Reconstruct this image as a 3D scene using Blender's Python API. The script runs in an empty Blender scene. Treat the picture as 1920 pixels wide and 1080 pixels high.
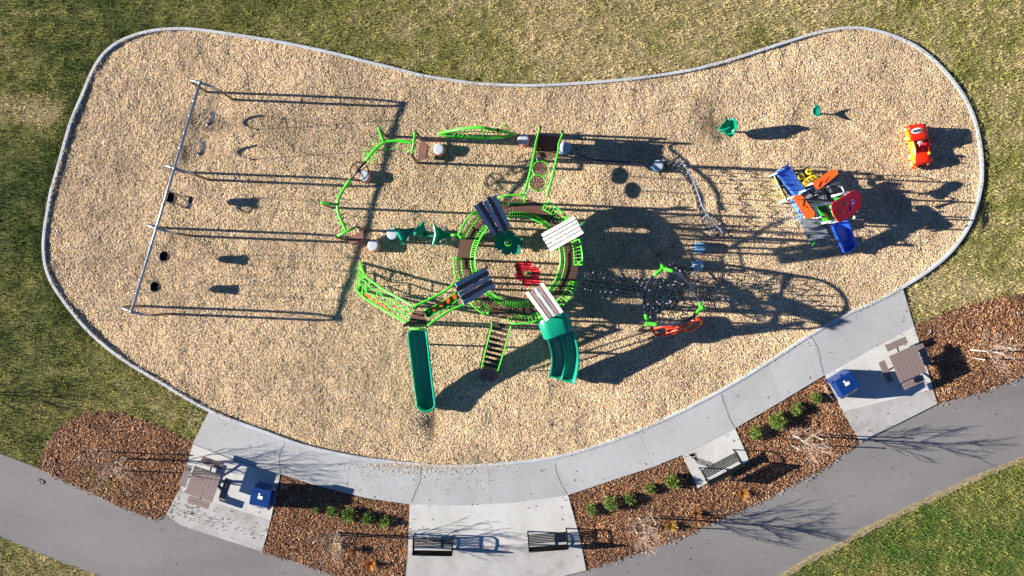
import bpy, bmesh, math, random
import numpy as np
from mathutils import Vector, Matrix

random.seed(7)
rng = np.random.default_rng(7)
SC = bpy.context.scene
COL = SC.collection
PI = math.pi
R = math.radians

# ------------------------------------------------------------------ camera, light, exposure
CAM_H = 42.4                      # drone height (m)
FPX = 1907.0                      # focal length in pixels of the 1920 wide photograph
PPM = FPX / CAM_H                 # ground pixels per metre
cd = bpy.data.cameras.new('camera')
cd.sensor_width = 36.0
cd.lens = 36.0 * FPX / 1920.0
cd.clip_start = 0.5
cd.clip_end = 2000.0
cam = bpy.data.objects.new('camera', cd)
cam.location = (0, 0, CAM_H)
COL.objects.link(cam)
SC.camera = cam

SUN_EL, SUN_DN = R(19.6), R(2.4)
world = bpy.data.worlds.new('World')
SC.world = world
world.use_nodes = True
wn = world.node_tree
wn.nodes.clear()
sky = wn.nodes.new('ShaderNodeTexSky')
sky.sky_type = 'NISHITA'
sky.sun_disc = False
sky.sun_elevation = SUN_EL
sky.sun_rotation = R(272.4)
sky.altitude = 2600
sky.air_density = 0.75
sky.dust_density = 0.0
sky.ozone_density = 6.0
bg = wn.nodes.new('ShaderNodeBackground')
bg.inputs['Strength'].default_value = 0.06
wo = wn.nodes.new('ShaderNodeOutputWorld')
wn.links.new(sky.outputs[0], bg.inputs['Color'])
wn.links.new(bg.outputs[0], wo.inputs['Surface'])

sd = bpy.data.lights.new('sun', 'SUN')
sd.energy = 5.0
sd.angle = R(0.5)
sd.color = (1.0, 0.94, 0.85)
sun = bpy.data.objects.new('sun', sd)
sdir = Vector((math.cos(SUN_DN) * math.cos(SUN_EL), -math.sin(SUN_DN) * math.cos(SUN_EL), -math.sin(SUN_EL)))
sun.rotation_euler = sdir.to_track_quat('-Z', 'Y').to_euler()
sun.location = (-40, 3, 30)
COL.objects.link(sun)

SC.view_settings.view_transform = 'Standard'
SC.view_settings.look = 'None'
SC.view_settings.exposure = 1.42
SC.view_settings.gamma = 1.0
SC.view_settings.use_curve_mapping = False


# ------------------------------------------------------------------ mapping: photo pixel at a known height -> world
def P(x, y, z=0.0):
    s = (CAM_H - z) / FPX
    return Vector(((x - 960.0) * s, (540.0 - y) * s, z))


def PP(pts, z=0.0):
    return [P(x, y, z) for x, y in pts]


def XYZ(l):
    return [P(*q) for q in l]


# ------------------------------------------------------------------ materials
def s2l(c):
    return tuple(((v / 255.0) / 12.92 if v <= 10 else ((v / 255.0 + 0.055) / 1.055) ** 2.4) for v in c)


def mat(name, col, rough=0.5, metal=0.0, var=0.12, scale=6.0, bump=0.0, bscale=40.0, spec=0.5, coat=0.0, streak=None):
    m = bpy.data.materials.new(name)
    m.use_nodes = True
    nt = m.node_tree
    b = nt.nodes['Principled BSDF']
    b.inputs['Roughness'].default_value = rough
    b.inputs['Metallic'].default_value = metal
    b.inputs['Specular IOR Level'].default_value = spec
    if coat:
        b.inputs['Coat Weight'].default_value = coat
        b.inputs['Coat Roughness'].default_value = 0.15
    tc = nt.nodes.new('ShaderNodeTexCoord')
    mp = nt.nodes.new('ShaderNodeMapping')
    if streak:
        mp.inputs['Scale'].default_value = streak
    nt.links.new(tc.outputs['Object'], mp.inputs['Vector'])
    n = nt.nodes.new('ShaderNodeTexNoise')
    n.inputs['Scale'].default_value = scale
    n.inputs['Detail'].default_value = 6
    n.inputs['Roughness'].default_value = 0.65
    nt.links.new(mp.outputs[0], n.inputs['Vector'])
    r = nt.nodes.new('ShaderNodeValToRGB')
    r.color_ramp.elements[0].position = 0.3
    r.color_ramp.elements[1].position = 0.7
    r.color_ramp.elements[0].color = (*[max(0, c * (1 - var)) for c in col], 1)
    r.color_ramp.elements[1].color = (*[min(1, c * (1 + var)) for c in col], 1)
    nt.links.new(n.outputs['Fac'], r.inputs['Fac'])
    nt.links.new(r.outputs['Color'], b.inputs['Base Color'])
    if bump:
        n2 = nt.nodes.new('ShaderNodeTexNoise')
        n2.inputs['Scale'].default_value = bscale
        n2.inputs['Detail'].default_value = 4
        nt.links.new(tc.outputs['Object'], n2.inputs['Vector'])
        bm_ = nt.nodes.new('ShaderNodeBump')
        bm_.inputs['Strength'].default_value = bump
        bm_.inputs['Distance'].default_value = 0.02
        nt.links.new(n2.outputs['Fac'], bm_.inputs['Height'])
        nt.links.new(bm_.outputs[0], b.inputs['Normal'])
    return m


def attr_mat(name, rough=0.8, spec=0.2, nscale=25.0, nvar=0.35, bump=0.0, bscale=60.0, trans=0.0):
    """Colour comes from the mesh's own 'col' attribute (the colour of each chip, blade or patch)."""
    m = bpy.data.materials.new(name)
    m.use_nodes = True
    nt = m.node_tree
    b = nt.nodes['Principled BSDF']
    b.inputs['Roughness'].default_value = rough
    b.inputs['Specular IOR Level'].default_value = spec
    a = nt.nodes.new('ShaderNodeAttribute')
    a.attribute_name = 'col'
    g = nt.nodes.new('ShaderNodeNewGeometry')
    n = nt.nodes.new('ShaderNodeTexNoise')
    n.inputs['Scale'].default_value = nscale
    n.inputs['Detail'].default_value = 5
    nt.links.new(g.outputs['Position'], n.inputs['Vector'])
    mr = nt.nodes.new('ShaderNodeMapRange')
    mr.inputs['From Min'].default_value = 0.3
    mr.inputs['From Max'].default_value = 0.7
    mr.inputs['To Min'].default_value = 1 - nvar
    mr.inputs['To Max'].default_value = 1 + nvar
    nt.links.new(n.outputs['Fac'], mr.inputs['Value'])
    mx = nt.nodes.new('ShaderNodeVectorMath')
    mx.operation = 'SCALE'
    nt.links.new(a.outputs['Color'], mx.inputs[0])
    nt.links.new(mr.outputs[0], mx.inputs['Scale'])
    nt.links.new(mx.outputs[0], b.inputs['Base Color'])
    if bump:
        n2 = nt.nodes.new('ShaderNodeTexNoise')
        n2.inputs['Scale'].default_value = bscale
        n2.inputs['Detail'].default_value = 5
        nt.links.new(g.outputs['Position'], n2.inputs['Vector'])
        bm_ = nt.nodes.new('ShaderNodeBump')
        bm_.inputs['Strength'].default_value = bump
        bm_.inputs['Distance'].default_value = 0.03
        nt.links.new(n2.outputs['Fac'], bm_.inputs['Height'])
        nt.links.new(bm_.outputs[0], b.inputs['Normal'])
    return m


def ground_mat(name, c1, c2, c3, spec_col, rough=0.85, big=0.35, speck=0.0, streak=(1, 1, 1)):
    """Concrete / asphalt: broad blotches, medium mottling, fine grain and dark specks."""
    m = bpy.data.materials.new(name)
    m.use_nodes = True
    nt = m.node_tree
    L = nt.links.new
    b = nt.nodes['Principled BSDF']
    b.inputs['Roughness'].default_value = rough
    b.inputs['Specular IOR Level'].default_value = 0.2
    g = nt.nodes.new('ShaderNodeNewGeometry')
    mp = nt.nodes.new('ShaderNodeMapping')
    mp.inputs['Scale'].default_value = streak
    L(g.outputs['Position'], mp.inputs['Vector'])
    n1 = nt.nodes.new('ShaderNodeTexNoise')
    n1.inputs['Scale'].default_value = big
    n1.inputs['Detail'].default_value = 5
    n1.inputs['Roughness'].default_value = 0.6
    L(mp.outputs[0], n1.inputs['Vector'])
    r1 = nt.nodes.new('ShaderNodeValToRGB')
    e = r1.color_ramp.elements
    e[0].position, e[0].color = 0.32, (*c1, 1)
    e[1].position, e[1].color = 0.68, (*c3, 1)
    k = e.new(0.5)
    k.color = (*c2, 1)
    L(n1.outputs['Fac'], r1.inputs['Fac'])
    n2 = nt.nodes.new('ShaderNodeTexNoise')
    n2.inputs['Scale'].default_value = 5.0
    n2.inputs['Detail'].default_value = 8
    n2.inputs['Roughness'].default_value = 0.75
    L(g.outputs['Position'], n2.inputs['Vector'])
    mr = nt.nodes.new('ShaderNodeMapRange')
    mr.inputs['From Min'].default_value = 0.3
    mr.inputs['From Max'].default_value = 0.7
    mr.inputs['To Min'].default_value = 0.9
    mr.inputs['To Max'].default_value = 1.08
    L(n2.outputs['Fac'], mr.inputs['Value'])
    sc = nt.nodes.new('ShaderNodeVectorMath')
    sc.operation = 'SCALE'
    L(r1.outputs['Color'], sc.inputs[0])
    oi = nt.nodes.new('ShaderNodeObjectInfo')
    mo = nt.nodes.new('ShaderNodeMapRange')
    mo.inputs['To Min'].default_value = 0.95
    mo.inputs['To Max'].default_value = 1.05
    L(oi.outputs['Random'], mo.inputs['Value'])
    ml = nt.nodes.new('ShaderNodeMath')
    ml.operation = 'MULTIPLY'
    L(mr.outputs[0], ml.inputs[0])
    L(mo.outputs[0], ml.inputs[1])
    L(ml.outputs[0], sc.inputs['Scale'])
    n3 = nt.nodes.new('ShaderNodeTexNoise')
    n3.inputs['Scale'].default_value = 16.0
    n3.inputs['Detail'].default_value = 3
    L(g.outputs['Position'], n3.inputs['Vector'])
    r3 = nt.nodes.new('ShaderNodeValToRGB')
    r3.color_ramp.elements[0].position = 0.66
    r3.color_ramp.elements[0].color = (0, 0, 0, 1)
    r3.color_ramp.elements[1].position = 0.78
    r3.color_ramp.elements[1].color = (speck, speck, speck, 1)
    L(n3.outputs['Fac'], r3.inputs['Fac'])
    mix = nt.nodes.new('ShaderNodeMix')
    mix.data_type = 'RGBA'
    L(r3.outputs['Color'], mix.inputs[0])
    L(sc.outputs[0], mix.inputs[6])
    mix.inputs[7].default_value = (*spec_col, 1)
    L(mix.outputs[2], b.inputs['Base Color'])
    bm_ = nt.nodes.new('ShaderNodeBump')
    bm_.inputs['Strength'].default_value = 0.15
    bm_.inputs['Distance'].default_value = 0.01
    L(n2.outputs['Fac'], bm_.inputs['Height'])
    L(bm_.outputs[0], b.inputs['Normal'])
    return m


M = {}
M['lime'] = mat('lime_powder_coat', (0.07, 0.62, 0.025), 0.38, var=0.08)
M['lime_dark'] = mat('green_panel', (0.012, 0.19, 0.03), 0.45, var=0.15)
M['teal'] = mat('teal_plastic', (0.003, 0.27, 0.155), 0.33, var=0.12, scale=3)
M['deck'] = mat('brown_deck_coating', (0.125, 0.05, 0.04), 0.6, var=0.18, scale=9)
M['panelbrown'] = mat('brown_panel', (0.22, 0.10, 0.075), 0.6, var=0.15)
M['post'] = mat('brown_bronze_post', (0.10, 0.065, 0.035), 0.45, metal=0.1)
M['blackpost'] = mat('dark_post', (0.025, 0.025, 0.03), 0.4)
M['galv'] = mat('galvanised_pipe', (0.34, 0.36, 0.40), 0.38, metal=0.75, var=0.2)
M['navytube'] = mat('navy_tube', (0.022, 0.026, 0.05), 0.25, var=0.15, spec=0.8)
M['rope'] = mat('black_rope', (0.012, 0.014, 0.02), 0.6)
M['ropejoint'] = mat('grey_rope_joint', (0.62, 0.63, 0.66), 0.4, metal=0.3)
M['cream_shaded'] = mat('shaded_cream_plank', (0.26, 0.30, 0.37), 0.55, var=0.15, scale=4)  # cream planks of the roofs turned from the sun, shade mixed into the colour
M['mauve_shaded'] = mat('shaded_mauve_plank', (0.055, 0.042, 0.065), 0.55, var=0.15, scale=4)  # mauve planks of the same roofs, their shade in the colour too
M['cream'] = mat('cream_plank', (0.60, 0.575, 0.53), 0.55, var=0.10, scale=4, streak=(1, 1, 1))
M['mauve'] = mat('mauve_plank', (0.20, 0.135, 0.13), 0.55, var=0.12, scale=4)
M['mauve_sunlit'] = mat('sunlit_mauve_plank', (0.40, 0.35, 0.335), 0.55, var=0.12, scale=4)  # mauve lightened for the full sun on the right-hand roof
M['palegrey'] = mat('pale_grey_plank', (0.32, 0.37, 0.40), 0.55, var=0.10, scale=4)
M['stepgrey'] = mat('grey_step_top', (0.46, 0.50, 0.53), 0.6, var=0.15, scale=14)
M['steporange'] = mat('orange_step_side', (0.62, 0.20, 0.13), 0.5)
M['stepblue'] = mat('blue_step_side', (0.05, 0.17, 0.30), 0.5)
M['steptopblue'] = mat('blue_grey_step_top', (0.12, 0.27, 0.42), 0.55, var=0.12)
M['orange'] = mat('orange_plastic', (0.66, 0.085, 0.008), 0.38, var=0.1, scale=2.5)
M['orangered'] = mat('orange_red_plastic', (0.64, 0.055, 0.018), 0.38, var=0.1, scale=2.5)
M['red'] = mat('red_plastic', (0.66, 0.022, 0.03), 0.35, var=0.12, scale=3)
M['carred'] = mat('red_car_plastic', (0.74, 0.022, 0.003), 0.3, var=0.08)
M['caryellow'] = mat('yellow_orange_plastic', (0.85, 0.36, 0.01), 0.35)
M['yellow'] = mat('yellow_plastic', (0.78, 0.52, 0.01), 0.4)
M['blue'] = mat('blue_plastic', (0.016, 0.10, 0.60), 0.3, var=0.12, scale=3)
M['lightblue'] = mat('light_blue_plastic', (0.15, 0.34, 0.80), 0.4, var=0.15, scale=5)
M['binblue'] = mat('blue_bin_paint', (0.004, 0.034, 0.16), 0.35, var=0.15, scale=4)
M['bingrey'] = mat('grey_bin_front', (0.42, 0.42, 0.41), 0.5, var=0.2, scale=5)
M['palepanel'] = mat('pale_green_panel', (0.36, 0.50, 0.22), 0.45)
M['white'] = mat('white_paint', (0.78, 0.78, 0.77), 0.45, var=0.05)
M['black'] = mat('black_steel', (0.006, 0.0065, 0.007), 0.6, spec=0.1)
M['rubber'] = mat('black_rubber', (0.018, 0.019, 0.02), 0.42, var=0.2)
M['greyrubber'] = mat('grey_rubber', (0.045, 0.06, 0.08), 0.5, var=0.2)
M['greyplastic'] = mat('grey_plastic', (0.20, 0.215, 0.24), 0.5, var=0.12)
M['darkgrey'] = mat('dark_grey_grating', (0.05, 0.055, 0.065), 0.55)
M['greenpanel'] = mat('bright_green_panel', (0.05, 0.55, 0.06), 0.4)
M['wood'] = mat('grey_brown_plank', (0.21, 0.155, 0.14), 0.65, var=0.3, scale=8, streak=(2, 14, 2))
M['bark'] = mat('pale_bark', (0.46, 0.38, 0.31), 0.8, var=0.3, scale=20)
M['twig'] = mat('pale_twig', (0.36, 0.26, 0.20), 0.8, var=0.3, scale=20)
M['stake'] = mat('weathered_stake', (0.36, 0.30, 0.24), 0.8, var=0.25, scale=15)
M['chips_base'] = attr_mat('wood_chip_bed', nscale=22, nvar=0.55, bump=0.9, bscale=26)
M['chips'] = attr_mat('wood_chip', nscale=30, nvar=0.12)
M['grass_base'] = attr_mat('turf_soil', nscale=14, nvar=0.5, bump=0.8, bscale=22)
M['blades'] = attr_mat('grass_blade', nscale=6, nvar=0.2, rough=0.7)
M['mulch_base'] = attr_mat('bark_mulch_bed', nscale=24, nvar=0.6, bump=1.0, bscale=24)
M['mulch'] = attr_mat('bark_mulch_piece', nscale=30, nvar=0.15, rough=0.7, spec=0.35)
M['leaf'] = attr_mat('leaf', nscale=8, nvar=0.15, rough=0.55, spec=0.4)
M['concrete'] = ground_mat('concrete', (0.335, 0.335, 0.33), (0.375, 0.378, 0.375), (0.41, 0.412, 0.41), (0.16, 0.14, 0.12), speck=0.5)
M['concrete_light'] = ground_mat('light_concrete', (0.47, 0.46, 0.425), (0.52, 0.51, 0.48), (0.56, 0.555, 0.525), (0.20, 0.18, 0.15), speck=0.45, big=0.6)
M['concrete_grey'] = ground_mat('stained_concrete', (0.27, 0.255, 0.235), (0.38, 0.37, 0.35), (0.44, 0.43, 0.405), (0.15, 0.13, 0.11), speck=0.6, big=0.9)
M['curb'] = ground_mat('curb_concrete', (0.38, 0.395, 0.41), (0.46, 0.475, 0.49), (0.52, 0.535, 0.55), (0.25, 0.22, 0.18), speck=0.5, big=0.8)
M['asphalt'] = ground_mat('asphalt', (0.165, 0.155, 0.148), (0.195, 0.185, 0.178), (0.225, 0.212, 0.204), (0.10, 0.09, 0.08), speck=0.5, big=0.25, streak=(0.6, 1.2, 1))
M['crack'] = mat('joint_line', (0.13, 0.12, 0.11), 0.9)
M['jointbed'] = mat('joint_bed', (0.24, 0.235, 0.225), 0.9)
M['seam'] = mat('dry_edge_soil', (0.30, 0.23, 0.13), 0.95, var=0.4, scale=9, bump=0.8, bscale=30)

# ------------------------------------------------------------------ mesh building helpers
ORG = {}


class MB:
    def __init__(self):
        self.v, self.f, self.s = [], [], []

    def add(self, vs, fs, smooth=False):
        o = len(self.v)
        self.v += [Vector(q) for q in vs]
        self.f += [tuple(i + o for i in f) for f in fs]
        self.s += [smooth] * len(fs)
        return self

    def box(self, c, size, rz=0.0, mtx=None):
        hx, hy, hz = size[0] / 2, size[1] / 2, size[2] / 2
        m = mtx or Matrix.Rotation(rz, 3, 'Z')
        c = Vector(c)
        vs = [c + m @ Vector((x, y, z)) for z in (-hz, hz) for x, y in ((-hx, -hy), (hx, -hy), (hx, hy), (-hx, hy))]
        return self.add(vs, [(3, 2, 1, 0), (4, 5, 6, 7), (0, 1, 5, 4), (1, 2, 6, 5), (2, 3, 7, 6), (3, 0, 4, 7)])

    def tube(self, pts, r, seg=8, closed=False, caps=True, radii=None, flat=1.0):
        pts = [Vector(q) for q in pts]
        n = len(pts)
        rings = []
        up = None
        for i in range(n):
            if closed:
                t = pts[(i + 1) % n] - pts[i - 1]
            else:
                t = pts[min(i + 1, n - 1)] - pts[max(i - 1, 0)]
            if t.length < 1e-9:
                t = Vector((0, 0, 1))
            t.normalize()
            if up is None:
                up = Vector((0, 0, 1)) if abs(t.z) < 0.9 else Vector((1, 0, 0))
            a = t.cross(up)
            if a.length < 1e-4:
                a = t.orthogonal()
            a.normalize()
            b = a.cross(t).normalized()
            up = b
            rr = radii[i] if radii else r
            rings.append([pts[i] + (a * math.cos(2 * PI * k / seg) + b * (flat * math.sin(2 * PI * k / seg))) * rr for k in range(seg)])
        vs = [q for rg in rings for q in rg]
        fs = []
        for i in range(n if closed else n - 1):
            j = (i + 1) % n
            for k in range(seg):
                l = (k + 1) % seg
                fs.append((i * seg + k, j * seg + k, j * seg + l, i * seg + l))
        self.add(vs, fs, True)
        if caps and not closed:
            o = len(self.v) - len(vs)
            self.f.append(tuple(o + k for k in range(seg)))
            self.f.append(tuple(o + (n - 1) * seg + k for k in reversed(range(seg))))
            self.s += [False, False]
        return self

    def prism(self, poly, z0, z1):
        """poly: list of Vector/tuples in world xy, any order."""
        pts = [(q[0], q[1]) for q in poly]
        ar = sum(pts[i][0] * pts[(i + 1) % len(pts)][1] - pts[(i + 1) % len(pts)][0] * pts[i][1] for i in range(len(pts)))
        if ar < 0:
            pts.reverse()
        n = len(pts)
        vs = [(x, y, z0) for x, y in pts] + [(x, y, z1) for x, y in pts]
        fs = [tuple(reversed(range(n))), tuple(range(n, 2 * n))]
        fs += [(i, (i + 1) % n, n + (i + 1) % n, n + i) for i in range(n)]
        return self.add(vs, fs)

    def slab(self, pts, th):
        """A flat plate through 3-D points, thickness th below."""
        pts = [Vector(q) for q in pts]
        n = len(pts)
        nr = Vector((0, 0, 0))
        for i in range(n):
            nr += (pts[i]).cross(pts[(i + 1) % n])
        nr.normalize()
        if nr.z < 0:
            pts.reverse()
            nr = -nr
        low = [q - nr * th for q in pts]
        fs = [tuple(range(n)), tuple(reversed(range(n, 2 * n)))]
        fs += [(i, n + i, n + (i + 1) % n, (i + 1) % n) for i in range(n)]
        return self.add(pts + low, fs)

    def lathe(self, prof, c, seg=24, ex=1.0, ey=1.0, rz=0.0):
        c = Vector(c)
        vs, fs = [], []
        for r, z in prof:
            for k in range(seg):
                a = 2 * PI * k / seg
                x, y = math.cos(a) * r * ex, math.sin(a) * r * ey
                vs.append(c + Vector((x * math.cos(rz) - y * math.sin(rz), x * math.sin(rz) + y * math.cos(rz), z)))
        for i in range(len(prof) - 1):
            for k in range(seg):
                l = (k + 1) % seg
                fs.append((i * seg + k, i * seg + l, (i + 1) * seg + l, (i + 1) * seg + k))
        self.add(vs, fs, True)
        o = len(self.v) - len(vs)
        self.f.append(tuple(o + k for k in reversed(range(seg))))
        self.f.append(tuple(o + (len(prof) - 1) * seg + k for k in range(seg)))
        self.s += [False, False]
        return self

    def sweep(self, path, sec, closed_sec=True, smooth=True, across=None):
        """Sweep a section [(across, up)] along a path; across stays level. sec may be a function of the index."""
        path = [Vector(q) for q in path]
        n = len(path)
        vs = []
        m = None
        for i in range(n):
            t = (path[min(i + 1, n - 1)] - path[max(i - 1, 0)]).normalized()
            a = Vector((t.y, -t.x, 0))
            if a.length < 1e-4:
                a = Vector((1, 0, 0))
            a.normalize()
            if across is not None:
                a = Vector(across).normalized()
            u = a.cross(t).normalized()
            s = sec(i / (n - 1)) if callable(sec) else sec
            m = len(s)
            vs += [path[i] + a * x + u * y for x, y in s]
        fs = []
        for i in range(n - 1):
            for k in range(m if closed_sec else m - 1):
                l = (k + 1) % m
                fs.append((i * m + k, i * m + l, (i + 1) * m + l, (i + 1) * m + k))
        self.add(vs, fs, smooth)
        if closed_sec:
            o = len(self.v) - len(vs)
            self.f.append(tuple(o + k for k in reversed(range(m))))
            self.f.append(tuple(o + (n - 1) * m + k for k in range(m)))
            self.s += [False, False]
        return self

    def build(self, name, m, parent=None, org=None):
        if org is None:
            org = ORG.get(parent.name, Vector((0, 0, 0))) if parent else Vector((0, 0, 0))
        org = Vector(org)
        me = bpy.data.meshes.new(name)
        me.from_pydata([tuple(q - org) for q in self.v], [], self.f)
        bmm = bmesh.new()
        bmm.from_mesh(me)
        bmesh.ops.recalc_face_normals(bmm, faces=bmm.faces)
        bmm.to_mesh(me)
        bmm.free()
        me.polygons.foreach_set('use_smooth', self.s)
        me.materials.append(m)
        me.update()
        o = bpy.data.objects.new(name, me)
        COL.objects.link(o)
        if parent:
            o.parent = parent
        else:
            o.location = org
        ORG[o.name] = org
        return o


def thing(name, label, cat, loc=(0, 0, 0), group=None):
    o = bpy.data.objects.new(name, None)
    COL.objects.link(o)
    o.location = loc
    o.empty_display_size = 0.3
    o['label'] = label
    o['category'] = cat
    if group:
        o['group'] = group
    ORG[o.name] = Vector(loc)
    return o


def tag(o, label, cat, group=None):
    o['label'] = label
    o['category'] = cat
    if group:
        o['group'] = group
    return o


def struct(o, kind='structure', label=None):
    o['kind'] = kind
    if label:
        o['label'] = label
    return o


def dup(root, loc, rz=None, label=None, scale=None):
    r = root.copy()
    COL.objects.link(r)
    r.location = loc
    if rz is not None:
        r.rotation_euler = (0, 0, rz)
    if scale:
        r.scale = scale
    if label:
        r['label'] = label
    for ch in list(root.children):
        c = ch.copy()
        COL.objects.link(c)
        c.parent = r
        for g in list(ch.children):
            d = g.copy()
            COL.objects.link(d)
            d.parent = c
    return r


def lerp(a, b, t):
    return a + (b - a) * t


def spline(pts, n=8, closed=False):
    pts = [Vector(q) for q in pts]
    m = len(pts)
    out = []
    rngi = range(m) if closed else range(m - 1)
    for i in rngi:
        p0 = pts[(i - 1) % m] if closed or i > 0 else pts[0] * 2 - pts[1]
        p1, p2 = pts[i], pts[(i + 1) % m]
        p3 = pts[(i + 2) % m] if closed or i + 2 < m else pts[m - 1] * 2 - pts[m - 2]
        for k in range(n):
            t = k / n
            out.append(0.5 * ((2 * p1) + (p2 - p0) * t + (2 * p0 - 5 * p1 + 4 * p2 - p3) * t * t + (3 * p1 - p0 - 3 * p2 + p3) * t ** 3))
    if not closed:
        out.append(pts[-1])
    return out


def rounded(pts, r, n=4):
    pts = [Vector(q) for q in pts]
    out = []
    m = len(pts)
    for i in range(m):
        a, b, c = pts[i - 1], pts[i], pts[(i + 1) % m]
        d1, d2 = (a - b), (c - b)
        l = min(r, d1.length * 0.45, d2.length * 0.45)
        p, q = b + d1.normalized() * l, b + d2.normalized() * l
        for k in range(n + 1):
            t = k / n
            out.append(p * (1 - t) ** 2 + b * (2 * t * (1 - t)) + q * t * t)
    return out


def hexnet(S, nu, nv, periodic=False, skip_edge=False):
    """Brick lattice on a surface S(u,v) whose vertices are nudged so that the cells read as hexagons: (edges, nodes)."""
    def node(i, j):
        off = 0.21 if (i + j) % 2 else -0.21
        v = (j + (off if 0 < j < nv else 0)) / nv
        return S((i % nu if periodic else i) / nu, min(max(v, 0), 1))
    E, N = [], {}
    for j in range(nv + 1):
        for i in range(nu + (0 if periodic else 1)):
            N[(i, j)] = node(i, j)
    for j in range(nv + 1):
        for i in range(nu):
            k = ((i + 1) % nu if periodic else i + 1, j)
            if not (skip_edge and j in (0, nv)):
                E.append((N[(i, j)], N[k]))
            if j < nv and (i + j) % 2 == 0:
                E.append((N[(i, j)], N[(i, j + 1)]))
        if not periodic and j < nv and (nu + j) % 2 == 0:
            E.append((N[(nu, j)], N[(nu, j + 1)]))
    return E, list(N.values())


def net_parts(E, N, parent, r=0.015, js=0.05, frac=0.55):
    mb = MB()
    for a, b in E:
        mb.tube([a, lerp(a, b, 0.5) + Vector((0, 0, -0.012)), b], r, 4, caps=False)
    o = mb.build('rope_net', M['rope'], parent)
    mj = MB()
    for q in N:
        if random.random() < frac:
            mj.box(q + Vector((0, 0, 0.01)), (js * random.uniform(0.7, 1.5), js * 0.6, js), random.uniform(0, PI))
    j = mj.build('rope_joints', M['ropejoint'], o)
    j['kind'] = 'stuff'
    return o


# ------------------------------------------------------------------ value noise / polygons with numpy
def vnoise(x, y, scale, seed=0, octaves=3):
    out = np.zeros_like(x)
    amp, tot = 1.0, 0.0
    for o in range(octaves):
        g = np.random.default_rng(seed + o * 17).random((257, 257))
        fx, fy = np.mod(x * scale + 100.3 * (o + 1), 256), np.mod(y * scale + 57.7 * (o + 1), 256)
        ix, iy = fx.astype(int), fy.astype(int)
        tx, ty = fx - ix, fy - iy
        tx, ty = tx * tx * (3 - 2 * tx), ty * ty * (3 - 2 * ty)
        v = (g[ix, iy] * (1 - tx) + g[ix + 1, iy] * tx) * (1 - ty) + (g[ix, iy + 1] * (1 - tx) + g[ix + 1, iy + 1] * tx) * ty
        out += v * amp
        tot += amp
        amp *= 0.55
        scale *= 2.1
    return out / tot


def inpoly(x, y, poly):
    ins = np.zeros(x.shape, bool)
    n = len(poly)
    for i in range(n):
        x1, y1 = poly[i][0], poly[i][1]
        x2, y2 = poly[(i + 1) % n][0], poly[(i + 1) % n][1]
        c = (y1 > y) != (y2 > y)
        if y1 != y2:
            ins ^= c & (x < (x2 - x1) * (y - y1) / (y2 - y1) + x1)
    return ins


def np_mesh(name, verts, faces, cols, m, nside):
    """verts (n,3), faces (k,nside) numpy arrays, cols (n,3) per-vertex colour."""
    me = bpy.data.meshes.new(name)
    me.vertices.add(len(verts))
    me.vertices.foreach_set('co', np.ascontiguousarray(verts, dtype=np.float32).ravel())
    me.loops.add(faces.size)
    me.loops.foreach_set('vertex_index', np.ascontiguousarray(faces, dtype=np.int32).ravel())
    me.polygons.add(len(faces))
    me.polygons.foreach_set('loop_start', np.arange(0, faces.size, nside, dtype=np.int32))
    at = me.color_attributes.new('col', 'FLOAT_COLOR', 'POINT')
    c4 = np.ones((len(verts), 4), np.float32)
    c4[:, :3] = cols
    at.data.foreach_set('color', c4.ravel())
    me.materials.append(m)
    me.update(calc_edges=True)
    me.validate()
    o = bpy.data.objects.new(name, me)
    COL.objects.link(o)
    return o


def scatter_bars(xy, z, L, W, T, ang, tilt, roll, cols):
    """Little three-sided splinters (6 vertices, 3 quads each)."""
    n = len(xy)
    ca, sa, ct, st = np.cos(ang), np.sin(ang), np.cos(tilt), np.sin(tilt)
    t = np.stack([ca * ct, sa * ct, st], 1)
    b0 = np.stack([-sa, ca, np.zeros(n)], 1)
    u0 = np.cross(t, b0)
    b = b0 * np.cos(roll)[:, None] + u0 * np.sin(roll)[:, None]
    u = np.cross(t, b)
    c = np.concatenate([xy, z[:, None]], 1)
    vs = np.zeros((n, 6, 3))
    for k, sg in enumerate((-1, 1)):
        e = c + t * (sg * L / 2)[:, None]
        vs[:, k * 3 + 0] = e + b * (W / 2)[:, None]
        vs[:, k * 3 + 1] = e - b * (W / 2)[:, None]
        vs[:, k * 3 + 2] = e + u * T[:, None] + b * (W * 0.2)[:, None]
    f = np.array([[0, 1, 4, 3], [1, 2, 5, 4], [2, 0, 3, 5]])
    fs = (np.arange(n)[:, None, None] * 6 + f[None]).reshape(-1, 4)
    return vs.reshape(-1, 3), fs, np.repeat(cols, 6, axis=0)


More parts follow.
